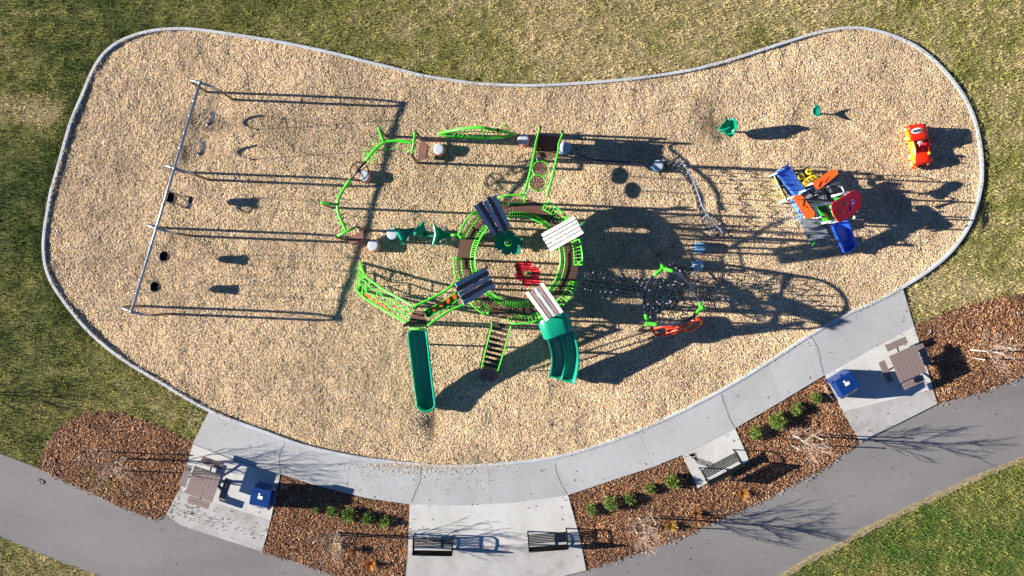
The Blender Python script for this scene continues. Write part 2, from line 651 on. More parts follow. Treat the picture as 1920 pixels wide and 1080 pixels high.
# ------------------------------------------------------------------ outlines (photo pixels)
CURB = [(318, 54), (353, 54), (400, 59), (467, 69), (533, 80), (600, 94), (640, 103), (690, 116), (740, 128), (790, 141), (840, 149),
        (890, 156), (940, 159), (1007, 160), (1073, 157), (1140, 152), (1207, 145), (1280, 134), (1330, 123), (1380, 109), (1430, 93),
        (1480, 77), (1530, 62), (1570, 54), (1607, 52), (1647, 58), (1690, 72), (1727, 92), (1760, 120), (1787, 150), (1810, 183),
        (1827, 220), (1837, 260), (1842, 300), (1842, 337), (1838, 362), (1832, 387), (1821, 417), (1803, 448), (1777, 479), (1747, 504),
        (1713, 527), (1680, 546), (1640, 567), (1580, 594), (1513, 633), (1447, 676), (1380, 717), (1330, 745), (1275, 773), (1223, 797),
        (1173, 818), (1107, 841), (1040, 858), (973, 867), (907, 872), (840, 874), (790, 871), (707, 863), (640, 852), (567, 835), (500, 811),
        (433, 787), (393, 770), (350, 747), (303, 718), (250, 687), (207, 657), (167, 622), (133, 583), (101, 538), (86, 503), (81, 467),
        (83, 433), (88, 400), (95, 360), (101, 340), (114, 293), (133, 227), (153, 180), (173, 133), (193, 102), (221, 79), (254, 65), (287, 57)]
curb_w = spline(PP(CURB, 0.06), 3, True)
SLAB_JOINTS = None
PATH_LOW = [(527, 889), (600, 912), (690, 934), (768, 945), (860, 947), (960, 942), (1065, 928), (1160, 896), (1225, 875), (1279, 853), (1330, 828), (1378, 803), (1460, 755),
            (1546, 703), (1630, 656), (1713, 611)]
BEDS = {
    'left': [(77, 880), (76, 858), (86, 835), (104, 810), (128, 790), (158, 778), (200, 771), (222, 775), (270, 789), (320, 811), (362, 831),
             (350, 870), (338, 915), (312, 964), (291, 974), (233, 953), (165, 921), (110, 897)],
    'lower left': [(527, 889), (600, 912), (690, 934), (768, 945), (765, 1010), (758, 1090), (660, 1090), (630, 1080), (560, 1055), (492, 1034), (508, 975)],
    'middle': [(1065, 928), (1160, 896), (1225, 875), (1279, 853), (1308, 915), (1405, 864), (1378, 803), (1460, 755), (1546, 703), (1580, 772),
               (1612, 829), (1573, 857), (1530, 886), (1487, 907), (1440, 933), (1380, 960), (1330, 983), (1280, 1006), (1180, 1041), (1099, 1068), (1088, 1010)],
    'right': [(1713, 611), (1763, 589), (1813, 572), (1863, 560), (1925, 549), (2000, 535), (2000, 680), (1922, 702), (1890, 716), (1830, 738), (1757, 757), (1742, 705), (1724, 645)],
}
ASPH = [(-300, 760), (-120, 812), (0, 851), (40, 866), (77, 880), (165, 921), (233, 953), (291, 974), (312, 965), (340, 985), (492, 1034), (560, 1055), (630, 1080), (760, 1110), (930, 1112), (1098, 1069),
        (1180, 1041), (1280, 1006), (1380, 960), (1487, 907), (1573, 857), (1613, 829), (1690, 791), (1760, 757), (1830, 738), (1890, 716), (1922, 702),
        (2080, 650), (2300, 560), (2400, 740), (2080, 800), (1920, 857), (1880, 872), (1830, 893), (1780, 917), (1730, 938), (1680, 963), (1630, 987), (1580, 1017), (1530, 1040),
        (1463, 1079), (1300, 1160), (930, 1250), (600, 1210), (330, 1130), (187, 1081), (100, 1048), (50, 1027), (0, 1007), (-150, 950), (-300, 900)]
curbW = [(q.x, q.y) for q in curb_w]
bedsW = {k: [(q.x, q.y) for q in PP(v)] for k, v in BEDS.items()}
asphW = [(q.x, q.y) for q in PP(ASPH)]
# closed outline of all the concrete outside the curb (path and pads)
curb_px_low = [c for c in CURB if c[1] > 540 and 393 <= c[0] <= 1690]
PADS = {
    'left': ([(391, 772), (362, 830), (338, 915), (345, 924), (508, 975), (527, 889)], [(338, 915), (312, 964), (340, 985), (492, 1034), (508, 975), (345, 924)]),
    'middle': ([(768, 945), (860, 947), (960, 942), (1065, 928), (1085, 1000), (1088, 1012), (765, 1032)], [(765, 1032), (1088, 1012), (1099, 1069), (930, 1112), (758, 1112)]),
    'bench': ([(1279, 853), (1330, 828), (1378, 803), (1405, 864), (1308, 915)], None),
    'right': ([(1546, 703), (1630, 656), (1713, 611), (1724, 645), (1742, 705), (1749, 730), (1660, 752), (1580, 772)], [(1580, 772), (1660, 752), (1749, 730), (1757, 757), (1690, 791), (1613, 829)]),
}


# ------------------------------------------------------------------ ground: turf sheet
def dryness(px, py):
    pts = [(100, 60, .22), (300, 40, .30), (60, 210, .85), (40, 150, .45), (20, 330, .16), (60, 280, .12), (100, 140, .25), (30, 450, .35), (30, 560, .40), (120, 650, .32), (40, 660, .28),
           (200, 720, .50), (330, 780, .62), (60, 800, .50), (20, 740, .4), (450, 30, .38), (560, 60, .48), (520, 10, .35), (700, 60, .45), (830, 40, .50), (820, 120, .48), (930, 130, .6), (1030, 40, .9), (1150, 20, .85),
           (1150, 100, .72), (1260, 90, .7), (1330, 30, .75), (1420, 60, .62), (1500, 20, .68), (1600, 20, .58), (1700, 40, .48), (1780, 60, .52), (1880, 60, .55),
           (1880, 200, .50), (1860, 300, .48), (1900, 420, .5), (1850, 480, .55), (1800, 520, .68), (1740, 560, .72), (1880, 540, .62), (60, 1050, .78), (20, 1020, .65), (120, 1070, .85),
           (1880, 920, .28), (1750, 990, .25), (1600, 1060, .30), (1900, 1050, .18), (1700, 1060, .22), (1850, 890, .4)]
    num, den = np.zeros_like(px), np.zeros_like(px)
    for x, y, d in pts:
        w = 1.0 / (((px - x) ** 2 + (py - y) ** 2) / 3600.0 + 0.25) ** 1.7
        num += w * d
        den += w
    d = num / den - 0.06 / (1 + np.exp((px - 500) / 80.0)) + 0.10 / (1 + np.exp((400 - px) / 60.0)) / (1 + np.exp((py - 300) / 60.0)) + 0.06 * (px > 1500) * (py < 700)
    d = d + 0.34 * ((px < 112 + 4 * np.sin(py * .3)) & (py > 178) & (py < 230)) + 0.20 * ((px > 10) & (px < 70) & (py > 262) & (py < 300)) - 0.12 * ((px > 112) & (px < 150) & (py > 140) & (py < 215))
    return d


def grass_colour(x, y):
    px, py = 960 + x * PPM, 540 - y * PPM
    d = dryness(px, py) + (vnoise(x, y, 0.45, 3, 4) - 0.5) * 0.55 + (vnoise(x, y, 2.2, 9, 3) - 0.5) * 0.75
    for (x1, y1, x2, y2, w, a) in ((0, 150, 330, 138, 3, .3), (998, 0, 1000, 85, 7, .45), (0, 25, 130, 23, 3, .2), (1120, 108, 1250, 110, 5, .3), (180, 690, 60, 700, 3, .3),
                                   (120, 130, 118, 60, 3, -.15), (1690, 560, 1920, 540, 8, .3), (1840, 520, 1835, 600, 4, .3)):
        t = np.clip(((px - x1) * (x2 - x1) + (py - y1) * (y2 - y1)) / ((x2 - x1) ** 2 + (y2 - y1) ** 2), 0, 1)
        dd = np.hypot(px - x1 - t * (x2 - x1), py - y1 - t * (y2 - y1))
        d = d + a * np.exp(-(dd / w) ** 2)
    d = d + (vnoise(x * .18, y * 2.4, 1.0, 55, 3) - 0.5) * 0.30
    d = np.clip(d, 0, 1)[:, None]
    lush = (1 / (1 + np.exp(-(px - 1250) / 60.0)) * 1 / (1 + np.exp(-(py - 800) / 40.0)))[:, None]
    g0 = np.array([.074, .112, .018]) * (1 - lush) + np.array([.100, .165, .028]) * lush
    g1 = np.array([.29, .275, .075])
    g2 = np.array([.56, .45, .23])
    a = np.clip(d * 2, 0, 1)
    b = np.clip(d * 2 - 1, 0, 1)
    return (g0 * (1 - a) + g1 * a) * (1 - b) + g2 * b


def build_turf():
    inner_x, inner_y = np.arange(-27, 27.01, 0.3), np.arange(-17, 17.01, 0.3)
    xs = np.concatenate([[-600, -200, -90, -50, -35], inner_x, [35, 50, 90, 200, 600]])
    ys = np.concatenate([[-600, -200, -90, -50, -30], inner_y, [30, 50, 90, 200, 600]])
    X, Y = np.meshgrid(xs, ys, indexing='ij')
    x, y = X.ravel(), Y.ravel()
    z = -0.03 + (vnoise(x, y, 1.3, 5, 2) - 0.5) * 0.02
    far = np.maximum(np.abs(x) / 27, np.abs(y) / 17) > 1
    z[far] = -0.03
    z[inpoly(x, y, curbW)] = -0.35
    nx, ny = len(xs), len(ys)
    i, j = np.meshgrid(np.arange(nx - 1), np.arange(ny - 1), indexing='ij')
    a = (i * ny + j).ravel()
    f = np.stack([a, a + ny, a + ny + 1, a + 1], 1)
    o = np_mesh('ground', np.stack([x, y, z], 1), f, grass_colour(x, y) * 0.62, M['grass_base'], 4)
    struct(o)
    o.data.polygons.foreach_set('use_smooth', np.ones(len(f), bool))


build_turf()


def outside_all(x, y):
    k = ~inpoly(x, y, curbW)
    for v in list(bedsW.values()) + [asphW]:
        k &= ~inpoly(x, y, v)
    for a, b in PADS.values():
        for q in (a, b):
            if q:
                k &= ~inpoly(x, y, [(w.x, w.y) for w in PP(q)])
    k &= ~inpoly(x, y, [(w.x, w.y) for w in PP(list(curb_px_low) + [(393, 770)] + PATH_LOW[:1] + PATH_LOW)])
    return k


def build_blades():
    n = 850000
    x, y = rng.uniform(-23.0, 23.0, n), rng.uniform(-13.4, 13.4, n)
    k = outside_all(x, y)
    dens = vnoise(x, y, 1.6, 31, 3)
    k &= rng.random(n) < 0.55 + dens * 0.6
    x, y = x[k], y[k]
    n = len(x)
    col = grass_colour(x, y) * rng.uniform(0.65, 1.5, (n, 1)) * rng.uniform(0.92, 1.08, (n, 3))
    cl = vnoise(x, y, 4.5, 71, 2)
    col = col * (0.60 + 0.85 * cl)[:, None]
    h = rng.uniform(0.05, 0.12, n) * (0.4 + 1.3 * cl)
    wd = rng.uniform(0.007, 0.015, n)
    a = rng.uniform(0, 2 * PI, n)
    lean = rng.uniform(0.2, 1.0, n) * h
    la = a + PI / 2 + rng.normal(0, 0.5, n)
    base = np.stack([x, y, np.full(n, -0.04)], 1)
    side = np.stack([np.cos(a), np.sin(a), np.zeros(n)], 1) * wd[:, None]
    tip = base + np.stack([np.cos(la) * lean, np.sin(la) * lean, h], 1)
    vs = np.stack([base - side, base + side, tip], 1).reshape(-1, 3)
    fs = np.arange(n * 3).reshape(-1, 3)
    o = np_mesh('grass', vs, fs, np.repeat(col, 3, axis=0), M['blades'], 3)
    struct(o, 'stuff', 'short mown turf, part green and part dry straw colour, round the playground')


build_blades()


# ------------------------------------------------------------------ ground: wood chip bed inside the curb
def chip_z(x, y):
    px, py = 960 + x * PPM, 540 - y * PPM
    z = -0.035 + (vnoise(x, y, 2.6, 12, 3) - 0.5) * 0.065 + (vnoise(x, y, 0.6, 2, 2) - 0.5) * 0.08
    # hollows scuffed under the swings and at the foot of the slides
    for cx, cy, rx, ry, d in ((398, 215, 30, 22, .10), (372, 280, 26, 22, .08), (345, 378, 34, 24, .06), (318, 478, 26, 20, .06), (296, 535, 26, 20, .06), (808, 792, 17, 26, .13), (1058, 725, 26, 14, .06),
                              (1365, 240, 24, 20, .05), (1598, 470, 14, 12, .05), (1495, 225, 14, 20, .05), (800, 285, 20, 20, .04)):
        z = z - d * np.exp(-((px - cx) / rx) ** 2 - ((py - cy) / ry) ** 2)
    return z


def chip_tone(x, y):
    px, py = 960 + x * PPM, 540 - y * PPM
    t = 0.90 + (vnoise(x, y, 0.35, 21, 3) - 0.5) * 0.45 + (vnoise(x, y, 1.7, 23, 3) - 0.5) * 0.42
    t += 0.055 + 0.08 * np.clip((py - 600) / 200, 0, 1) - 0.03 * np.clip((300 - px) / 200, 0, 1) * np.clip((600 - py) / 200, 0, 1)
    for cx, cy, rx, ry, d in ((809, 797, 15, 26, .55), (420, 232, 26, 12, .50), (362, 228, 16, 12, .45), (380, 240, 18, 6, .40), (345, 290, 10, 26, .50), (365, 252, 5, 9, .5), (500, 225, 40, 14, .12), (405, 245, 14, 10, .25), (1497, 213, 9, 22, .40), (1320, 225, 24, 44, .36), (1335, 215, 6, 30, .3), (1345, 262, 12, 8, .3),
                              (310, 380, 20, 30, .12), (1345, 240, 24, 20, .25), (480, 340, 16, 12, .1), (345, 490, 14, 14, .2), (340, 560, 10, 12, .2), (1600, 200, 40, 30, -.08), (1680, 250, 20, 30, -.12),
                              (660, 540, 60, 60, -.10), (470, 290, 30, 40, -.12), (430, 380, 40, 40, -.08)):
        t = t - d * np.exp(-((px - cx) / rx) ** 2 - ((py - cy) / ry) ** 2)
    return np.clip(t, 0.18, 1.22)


def build_chips():
    step = 0.085
    xs, ys = np.arange(-20.2, 20.2, step), np.arange(-8.0, 11.4, step)
    nx, ny = len(xs), len(ys)
    X, Y = np.meshgrid(xs, ys, indexing='ij')
    x, y = X.ravel(), Y.ravel()
    z = chip_z(x, y)
    i, j = np.meshgrid(np.arange(nx - 1), np.arange(ny - 1), indexing='ij')
    a = (i * ny + j).ravel()
    cx, cy = x[a] + step / 2, y[a] + step / 2
    k = inpoly(cx, cy, curbW)
    f = np.stack([a, a + ny, a + ny + 1, a + 1], 1)[k]
    used = np.unique(f)
    rm = np.zeros(len(x), int)
    rm[used] = np.arange(len(used))
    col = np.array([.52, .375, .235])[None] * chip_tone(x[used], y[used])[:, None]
    o = np_mesh('wood_chip_ground', np.stack([x, y, z], 1)[used], rm[f], col, M['chips_base'], 4)
    o.data.polygons.foreach_set('use_smooth', np.ones(len(f), bool))
    struct(o)
    n = 520000
    x, y = rng.uniform(-20.2, 20.2, n), rng.uniform(-8.0, 11.4, n)
    k = inpoly(x, y, curbW)
    x, y = x[k], y[k]
    n = len(x)
    pal = np.array([[.86, .70, .45], [.74, .555, .32], [.75, .53, .38], [.28, .18, .11], [.80, .61, .27], [.55, .48, .41], [.80, .655, .47], [.62, .435, .24]])
    pick = rng.choice(len(pal), n, p=[.17, .2, .14, .1, .1, .07, .12, .1])
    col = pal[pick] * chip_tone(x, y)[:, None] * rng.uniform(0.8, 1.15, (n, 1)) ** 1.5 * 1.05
    L, W, T = rng.uniform(.03, .085, n), rng.uniform(.016, .036, n), rng.uniform(.005, .014, n)
    vs, fs, cs = scatter_bars(np.stack([x, y], 1), chip_z(x, y) + rng.uniform(0.0, 0.018, n), L, W, T, rng.uniform(0, PI, n),
                              rng.normal(0, .17, n), rng.normal(0, .22, n), col)
    # spill over the curb at the bottom, on to the path
    o = np_mesh('wood_chips', vs, fs, cs, M['chips'], 4)
    struct(o, 'stuff', 'pale tan wood chips spread over the whole play area inside the curb')
    n = 800
    px, py = rng.normal(800, 70, n), 870 + rng.exponential(8, n) - np.abs(rng.normal(0, 70, n)) * 0.02
    s = CAM_H / FPX
    x, y = (px - 960) * s, (540 - py) * s
    col = pal[rng.choice(len(pal), n)] * 0.95
    vs, fs, cs = scatter_bars(np.stack([x, y], 1), np.full(n, 0.075), rng.uniform(.02, .055, n), rng.uniform(.012, .025, n), rng.uniform(.005, .01, n),
                              rng.uniform(0, PI, n), rng.normal(0, .1, n), rng.normal(0, .2, n), col)
    o = np_mesh('spilled_wood_chips', vs, fs, cs, M['chips'], 4)
    struct(o, 'stuff', 'loose wood chips spilled over the curb on to the concrete path')
    n = 3200
    ii = rng.integers(0, len(curb_w), n)
    a = np.array([(q.x, q.y) for q in curb_w])
    t = rng.random((n, 1))
    xy = a[ii] * (1 - t) + a[(ii + 1) % len(a)] * t + rng.normal(0, .055, (n, 2)) + (np.array([[.0, .6]]) - a[ii]) * .004
    k = vnoise(xy[:, 0], xy[:, 1], .5, 66, 2) > rng.uniform(.3, .65, n)
    xy = xy[k]
    n = len(xy)
    col = pal[rng.choice(len(pal), n)] * 0.9
    vs, fs, cs = scatter_bars(xy, np.full(n, 0.079), rng.uniform(.02, .06, n), rng.uniform(.012, .028, n), rng.uniform(.005, .012, n),
                              rng.uniform(0, PI, n), rng.normal(0, .12, n), rng.normal(0, .2, n), col)
    o = np_mesh('curb_wood_chips', vs, fs, cs, M['chips'], 4)
    struct(o, 'stuff', 'wood chips lying on the top of the curb')


build_chips()


# ------------------------------------------------------------------ curb, path, pads, asphalt
def strip(path, w, z0, z1, closed=True):
    mb = MB()
    n = len(path)
    sec = [(-w / 2, z0), (-w / 2, z1 - 0.015), (-w / 2 + 0.015, z1), (w / 2 - 0.015, z1), (w / 2, z1 - 0.015), (w / 2, z0)]
    vs = []
    for i in range(n):
        t = path[(i + 1) % n] - path[i - 1]
        t.z = 0
        t.normalize()
        a = Vector((t.y, -t.x, 0))
        for x, z in sec:
            q = path[i] + a * x
            vs.append((q.x, q.y, z))
    fs = []
    m = len(sec)
    for i in range(n):
        j = (i + 1) % n
        for k in range(m - 1):
            fs.append((i * m + k, j * m + k, j * m + k + 1, i * m + k + 1))
    mb.add(vs, fs)
    return mb


struct(strip(curb_w, 0.125, -0.25, 0.075).build('curb', M['curb']))
struct(MB().prism(PP(ASPH), -0.3, -0.008).build('asphalt_path', M['asphalt']))
# dry worn edge of the turf along the asphalt
edge = MB()
EDGE = [(1920, 857), (1880, 872), (1830, 893), (1780, 917), (1730, 938), (1680, 963), (1630, 987), (1580, 1017), (1530, 1040), (1463, 1079), (1300, 1160)]
e_sp = spline(PP(EDGE), 6)
e2 = [q + Vector((0.10 + 0.07 * math.sin(i * 1.7) + random.uniform(-.05, .05), -0.13 - random.uniform(0, .09), 0)) for i, q in enumerate(e_sp)]
e1 = [q + Vector((-0.04, 0.05, 0)) * (1 + random.uniform(-.7, .7)) for q in e_sp]
vs = [Vector((q.x, q.y, -0.003)) for q in e1] + [Vector((q.x, q.y, 0.0)) for q in e2]
edge.add(vs, [(i, i + 1, len(e1) + i + 1, len(e1) + i) for i in range(len(e1) - 1)])
struct(edge.build('worn_grass_edge', M['seam']))

path_root = bpy.data.objects.new('concrete_path', None)
COL.objects.link(path_root)
struct(path_root)
ORG[path_root.name] = Vector((0, 0, 0))


def cut_curve(pts, x0, x1):
    """Part of a left-to-right polyline between two x values, with interpolated ends."""
    pts = sorted(pts)
    out = []

    def at(x):
        for a, b in zip(pts, pts[1:]):
            if a[0] <= x <= b[0]:
                return (x, a[1] + (b[1] - a[1]) * (x - a[0]) / (b[0] - a[0]))
        return pts[0] if x < pts[0][0] else pts[-1]
    out.append(at(x0))
    out += [q for q in pts if x0 + 1 < q[0] < x1 - 1]
    out.append(at(x1))
    return out


top_curve = [(c[0], c[1]) for c in CURB if c[1] > 540 and c[0] >= 393 and c[0] <= 1692] + [(1692, 541)]
low_curve = [(391, 772), (362.1, 830)]
low_full = [(508, 889)] + PATH_LOW
TOPJ = [393, 534, 660, 790, 915, 1040, 1197, 1352, 1440, 1521, 1692]
LOWJ = [362, 527, 650, 772, 920, 1064, 1225, 1377, 1462, 1544, 1713]
left_low = [(362, 831), (430, 858), (527, 889)] + PATH_LOW[1:]
for a0, a1, b0, b1 in zip(TOPJ, TOPJ[1:], LOWJ, LOWJ[1:]):
    t = cut_curve(top_curve, a0, a1)
    l = cut_curve(left_low, b0, b1)
    poly = PP(t + l[::-1])
    c = sum((Vector((q.x, q.y, 0)) for q in poly), Vector()) / len(poly)
    poly = [Vector((q.x, q.y, 0)) + (c - Vector((q.x, q.y, 0))).normalized() * 0.004 for q in poly]
    MB().prism(poly, -0.2, 0.052).build('slab', M['concrete'], path_root)
# dark soil seen in the open joints
struct(MB().prism([(q.x, q.y) for q in PP(top_curve[::-1][::-1] and sorted(top_curve) + left_low[::-1])], -0.2, 0.030).build('joint_bed', M['jointbed'], path_root))
for k, (a, b) in PADS.items():
    if k == 'left':
        a = [(362, 832), (430, 859), (526, 890), (508, 975), (345, 924), (339, 915)]
    for q, m, z in ((a, 'concrete_light', 0.046), (b, 'concrete_grey', 0.040)):
        if not q:
            continue
        poly = PP(q)
        c = sum((Vector((w.x, w.y, 0)) for w in poly), Vector()) / len(poly)
        poly = [Vector((w.x, w.y, 0)) + (c - Vector((w.x, w.y, 0))).normalized() * 0.004 for w in poly]
        MB().prism(poly, -0.2, z).build('pad_slab', M[m], path_root)


# hairline cracks and fine tooled joints lie in the slabs as shallow dark strips
def ribbon(pts, w, z):
    mb = MB()
    pts = [Vector((q.x, q.y, z)) for q in pts]
    l, r_ = [], []
    for i in range(len(pts)):
        t = (pts[min(i + 1, len(pts) - 1)] - pts[max(i - 1, 0)]).normalized()
        a = Vector((t.y, -t.x, 0)) * w * random.uniform(0.35, 0.7)
        l.append(pts[i] + a)
        r_.append(pts[i] - a)
    mb.add(l + r_, [(i, i + 1, len(l) + i + 1, len(l) + i) for i in range(len(l) - 1)])
    return mb


CR = MB()
for pl in ([(1352, 740), (1356, 752), (1362, 770), (1368, 786), (1377, 802)], [(1040, 870), (1044, 885), (1051, 905), (1064, 926)], [(790, 878), (788, 900), (781, 918), (772, 940)],
           [(1521, 632), (1533, 652), (1537, 672), (1544, 700)], [(534, 832), (527, 845), (525, 870), (527, 887)]):
    pts = spline(PP(pl), 4)
    pts = [q + Vector((random.uniform(-.02, .02), random.uniform(-.02, .02), 0)) for q in pts]
    w = ribbon(pts, 0.020, 0.0565)
    CR.add(w.v, w.f)
struct(CR.build('crack', M['crack'], path_root))
M['stain'] = mat('damp_concrete', (0.20, 0.195, 0.18), 0.85, var=0.3, scale=12)
ST = MB()
for pl, w in (([(1296, 850), (1303, 858), (1314, 863), (1326, 868), (1338, 872)], .16), ([(1303, 857), (1308, 866), (1318, 870), (1328, 874)], .10), ([(1291, 852), (1298, 853), (1305, 850)], .12)):
    q = ribbon(spline(PP(pl), 5), w, 0.0495)
    ST.add(q.v, q.f)
struct(ST.build('damp_stain', M['stain'], path_root))


# ------------------------------------------------------------------ bark mulch beds
def build_mulch():
    allv, allf, allc = [], [], []
    n0 = 0
    for bi, (k, poly) in enumerate(bedsW.items()):
        pa = np.array(poly)
        lo, hi = pa.min(0), pa.max(0)
        step = 0.09
        xs, ys = np.arange(lo[0] - .1, hi[0] + .1, step), np.arange(lo[1] - .1, hi[1] + .1, step)
        nx, ny = len(xs), len(ys)
        X, Y = np.meshgrid(xs, ys, indexing='ij')
        x, y = X.ravel(), Y.ravel()
        z = 0.005 + (vnoise(x, y, 3.0, 44, 3) - 0.5) * 0.05
        i, j = np.meshgrid(np.arange(nx - 1), np.arange(ny - 1), indexing='ij')
        a = (i * ny + j).ravel()
        kk = inpoly(x[a] + step / 2, y[a] + step / 2, poly)
        f = np.stack([a, a + ny, a + ny + 1, a + 1], 1)[kk]
        used = np.unique(f)
        rm = np.zeros(len(x), int)
        rm[used] = np.arange(len(used))
        col = np.array([.16, .078, .045])[None] * (0.7 + 0.6 * vnoise(x[used], y[used], 2.0, 8, 3))[:, None]
        o = np_mesh('mulch_bed', np.stack([x, y, z], 1)[used], rm[f], col, M['mulch_base'], 4)
        o.data.polygons.foreach_set('use_smooth', np.ones(len(f), bool))
        struct(o)
        area = len(f) * step * step
        n = int(area / 0.0024 * (hi - lo).prod() / area * 1.0)
        n = min(n, 120000)
        x, y = rng.uniform(lo[0] - .1, hi[0] + .1, n), rng.uniform(lo[1] - .1, hi[1] + .1, n)
        jx, jy = x + rng.normal(0, .085, n), y + rng.normal(0, .085, n)
        kk = inpoly(jx, jy, poly)
        x, y = x[kk], y[kk]
        n = len(x)
        pal = np.array([[.46, .225, .10], [.32, .145, .065], [.70, .42, .20], [.10, .045, .03], [.70, .52, .34], [.50, .23, .12], [.42, .27, .09]])
        pick = rng.choice(len(pal), n, p=[.22, .2, .14, .17, .11, .11, .05])
        col = pal[pick] * rng.uniform(.75, 1.2, (n, 1)) * (0.45 + 1.1 * vnoise(x, y, 1.5, 91, 3))[:, None]
        if k == 'left':
            px, py = 960 + x * PPM, 540 - y * PPM
            w = np.exp(-((px - 185) / 40) ** 2 - ((py - 905) / 26) ** 2) * (rng.random(n) < 0.6)
            col = col * (1 - w[:, None]) + np.array([.26, .23, .04]) * w[:, None]
        zz = 0.005 + (vnoise(x, y, 3.0, 44, 3) - 0.5) * 0.05 + rng.uniform(.0, .03, n)
        vs, fs, cs = scatter_bars(np.stack([x, y], 1), zz, rng.uniform(.03, .10, n), rng.uniform(.012, .032, n), rng.uniform(.006, .02, n), rng.uniform(0, PI, n), rng.normal(0, .36, n), rng.normal(0, .4, n), col)
        allv.append(vs)
        allf.append(fs + n0)
        allc.append(cs)
        n0 += len(vs)
    # litter blown off the beds on to concrete and asphalt
    n = 1500
    px, py = rng.uniform(280, 1900, n), rng.uniform(560, 1078, n)
    s = CAM_H / FPX
    x, y = (px - 960) * s, (540 - py) * s
    near = np.zeros(n, bool)
    for poly in bedsW.values():
        for q in range(5):
            near |= inpoly(x + rng.normal(0, .45, n), y + rng.normal(0, .45, n), poly)
    nd = 180
    dx_ = np.concatenate([rng.normal(350, 28, nd // 2), rng.uniform(300, 500, nd // 2)])
    dy_ = 966 + (dx_ - 375) * .33 + rng.normal(0, 13, nd) * (0.4 + 0.8 * rng.random(nd))
    x = np.concatenate([x, (dx_ - 960) * s])
    y = np.concatenate([y, (540 - dy_) * s])
    near = np.concatenate([near, np.ones(nd, bool)])
    n += nd
    k = ~inpoly(x, y, curbW) & (near | (rng.random(n) < 0.22))
    for poly in bedsW.values():
        k &= ~inpoly(x, y, poly)
    x, y = x[k], y[k]
    n = len(x)
    col = np.array([[.12, .06, .035], [.2, .1, .05], [.07, .05, .035]])[rng.choice(3, n)]
    vs, fs, cs = scatter_bars(np.stack([x, y], 1), np.full(n, .058), rng.uniform(.03, .10, n), rng.uniform(.010, .022, n), rng.uniform(.006, .015, n), rng.uniform(0, PI, n), rng.normal(0, .08, n), rng.normal(0, .2, n), col)
    o = np_mesh('leaf_litter', vs, fs, cs, M['mulch'], 4)
    struct(o, 'stuff', 'dark scraps of bark and leaf scattered on concrete and asphalt')
    o = np_mesh('bark_mulch', np.concatenate(allv), np.concatenate(allf), np.concatenate(allc), M['mulch'], 4)
    struct(o, 'stuff', 'red brown shredded bark mulch in the planting beds')


build_mulch()

# ================================================================== SWING SET
BEAM_H = 2.7
A, B = P(375, 155, BEAM_H), P(246.5, 584, BEAM_H)
bdir = (B - A).normalized()
cross = Vector((-bdir.y, bdir.x, 0))
if cross.x < 0:
    cross = -cross
sw = thing('swing_set', 'long galvanised swing frame of four arches at the left end of the play area', 'swing set', (A.x, A.y, 0))
MB().tube([A - bdir * 0.08, B + bdir * 0.08], 0.058, 12).build('beam', M['galv'], sw)
for t in (0.0, 0.374, 0.636, 1.0):
    c = lerp(A, B, t)
    pr = [(-.56, -.1), (-.57, .8), (-.58, 1.7), (-.56, 2.15), (-.44, 2.48), (-.24, 2.65), (0, 2.70)]
    for s in (-1, 1):
        up = MB()
        lo = MB()
        pts = spline([Vector((c.x, c.y, 0)) + cross * (x * -s) + Vector((0, 0, z)) for x, z in pr], 4)
        k = 11
        lo.tube(pts[:k + 1], 0.052, 10)
        up.tube(pts[k:], 0.052, 10)
        o = up.build('arch_pipe', M['galv'], sw)
        lo.build('leg', M['post'], o)
    MB().tube([c - bdir * 0.07, c + bdir * 0.07], 0.078, 12).build('clamp', M['galv'], sw)


def on_beam(px, py):
    q = P(px, py, BEAM_H)
    t = (q - A).dot(bdir)
    return A + bdir * t


hang = {'belt': [((365, 190), (356.6, 218.4)), ((346.8, 249.7), (338, 277.5))], 'tot': [((313.7, 357), (306, 382.5))], 'bucket': [((279.5, 463.7), (272, 490)), ((261, 523.7), (253.7, 548.7))]}
for k, l in hang.items():
    for a, b in l:
        for q in (a, b):
            c = on_beam(*q)
            MB().tube([c - bdir * 0.035, c + bdir * 0.035], 0.08, 12).box(c + Vector((0, 0, -.1)), (.03, .05, .1)).build('swing_hanger', M['galv'], sw)


def chain(a, b, parent, name='chain'):
    mb = MB()
    n = max(6, int((a - b).length / 0.09))
    for i in range(n):
        p, q = lerp(a, b, i / n), lerp(a, b, (i + 1.25) / n)
        d = (q - p)
        s = bdir if i % 2 else cross
        mb.tube([p + s * 0.0, p + d * .3 + s * .016, p + d * .7 + s * .016, q, p + d * .7 - s * .016, p + d * .3 - s * .016], 0.006, 4, closed=True)
    return mb.build(name, M['galv'], parent)


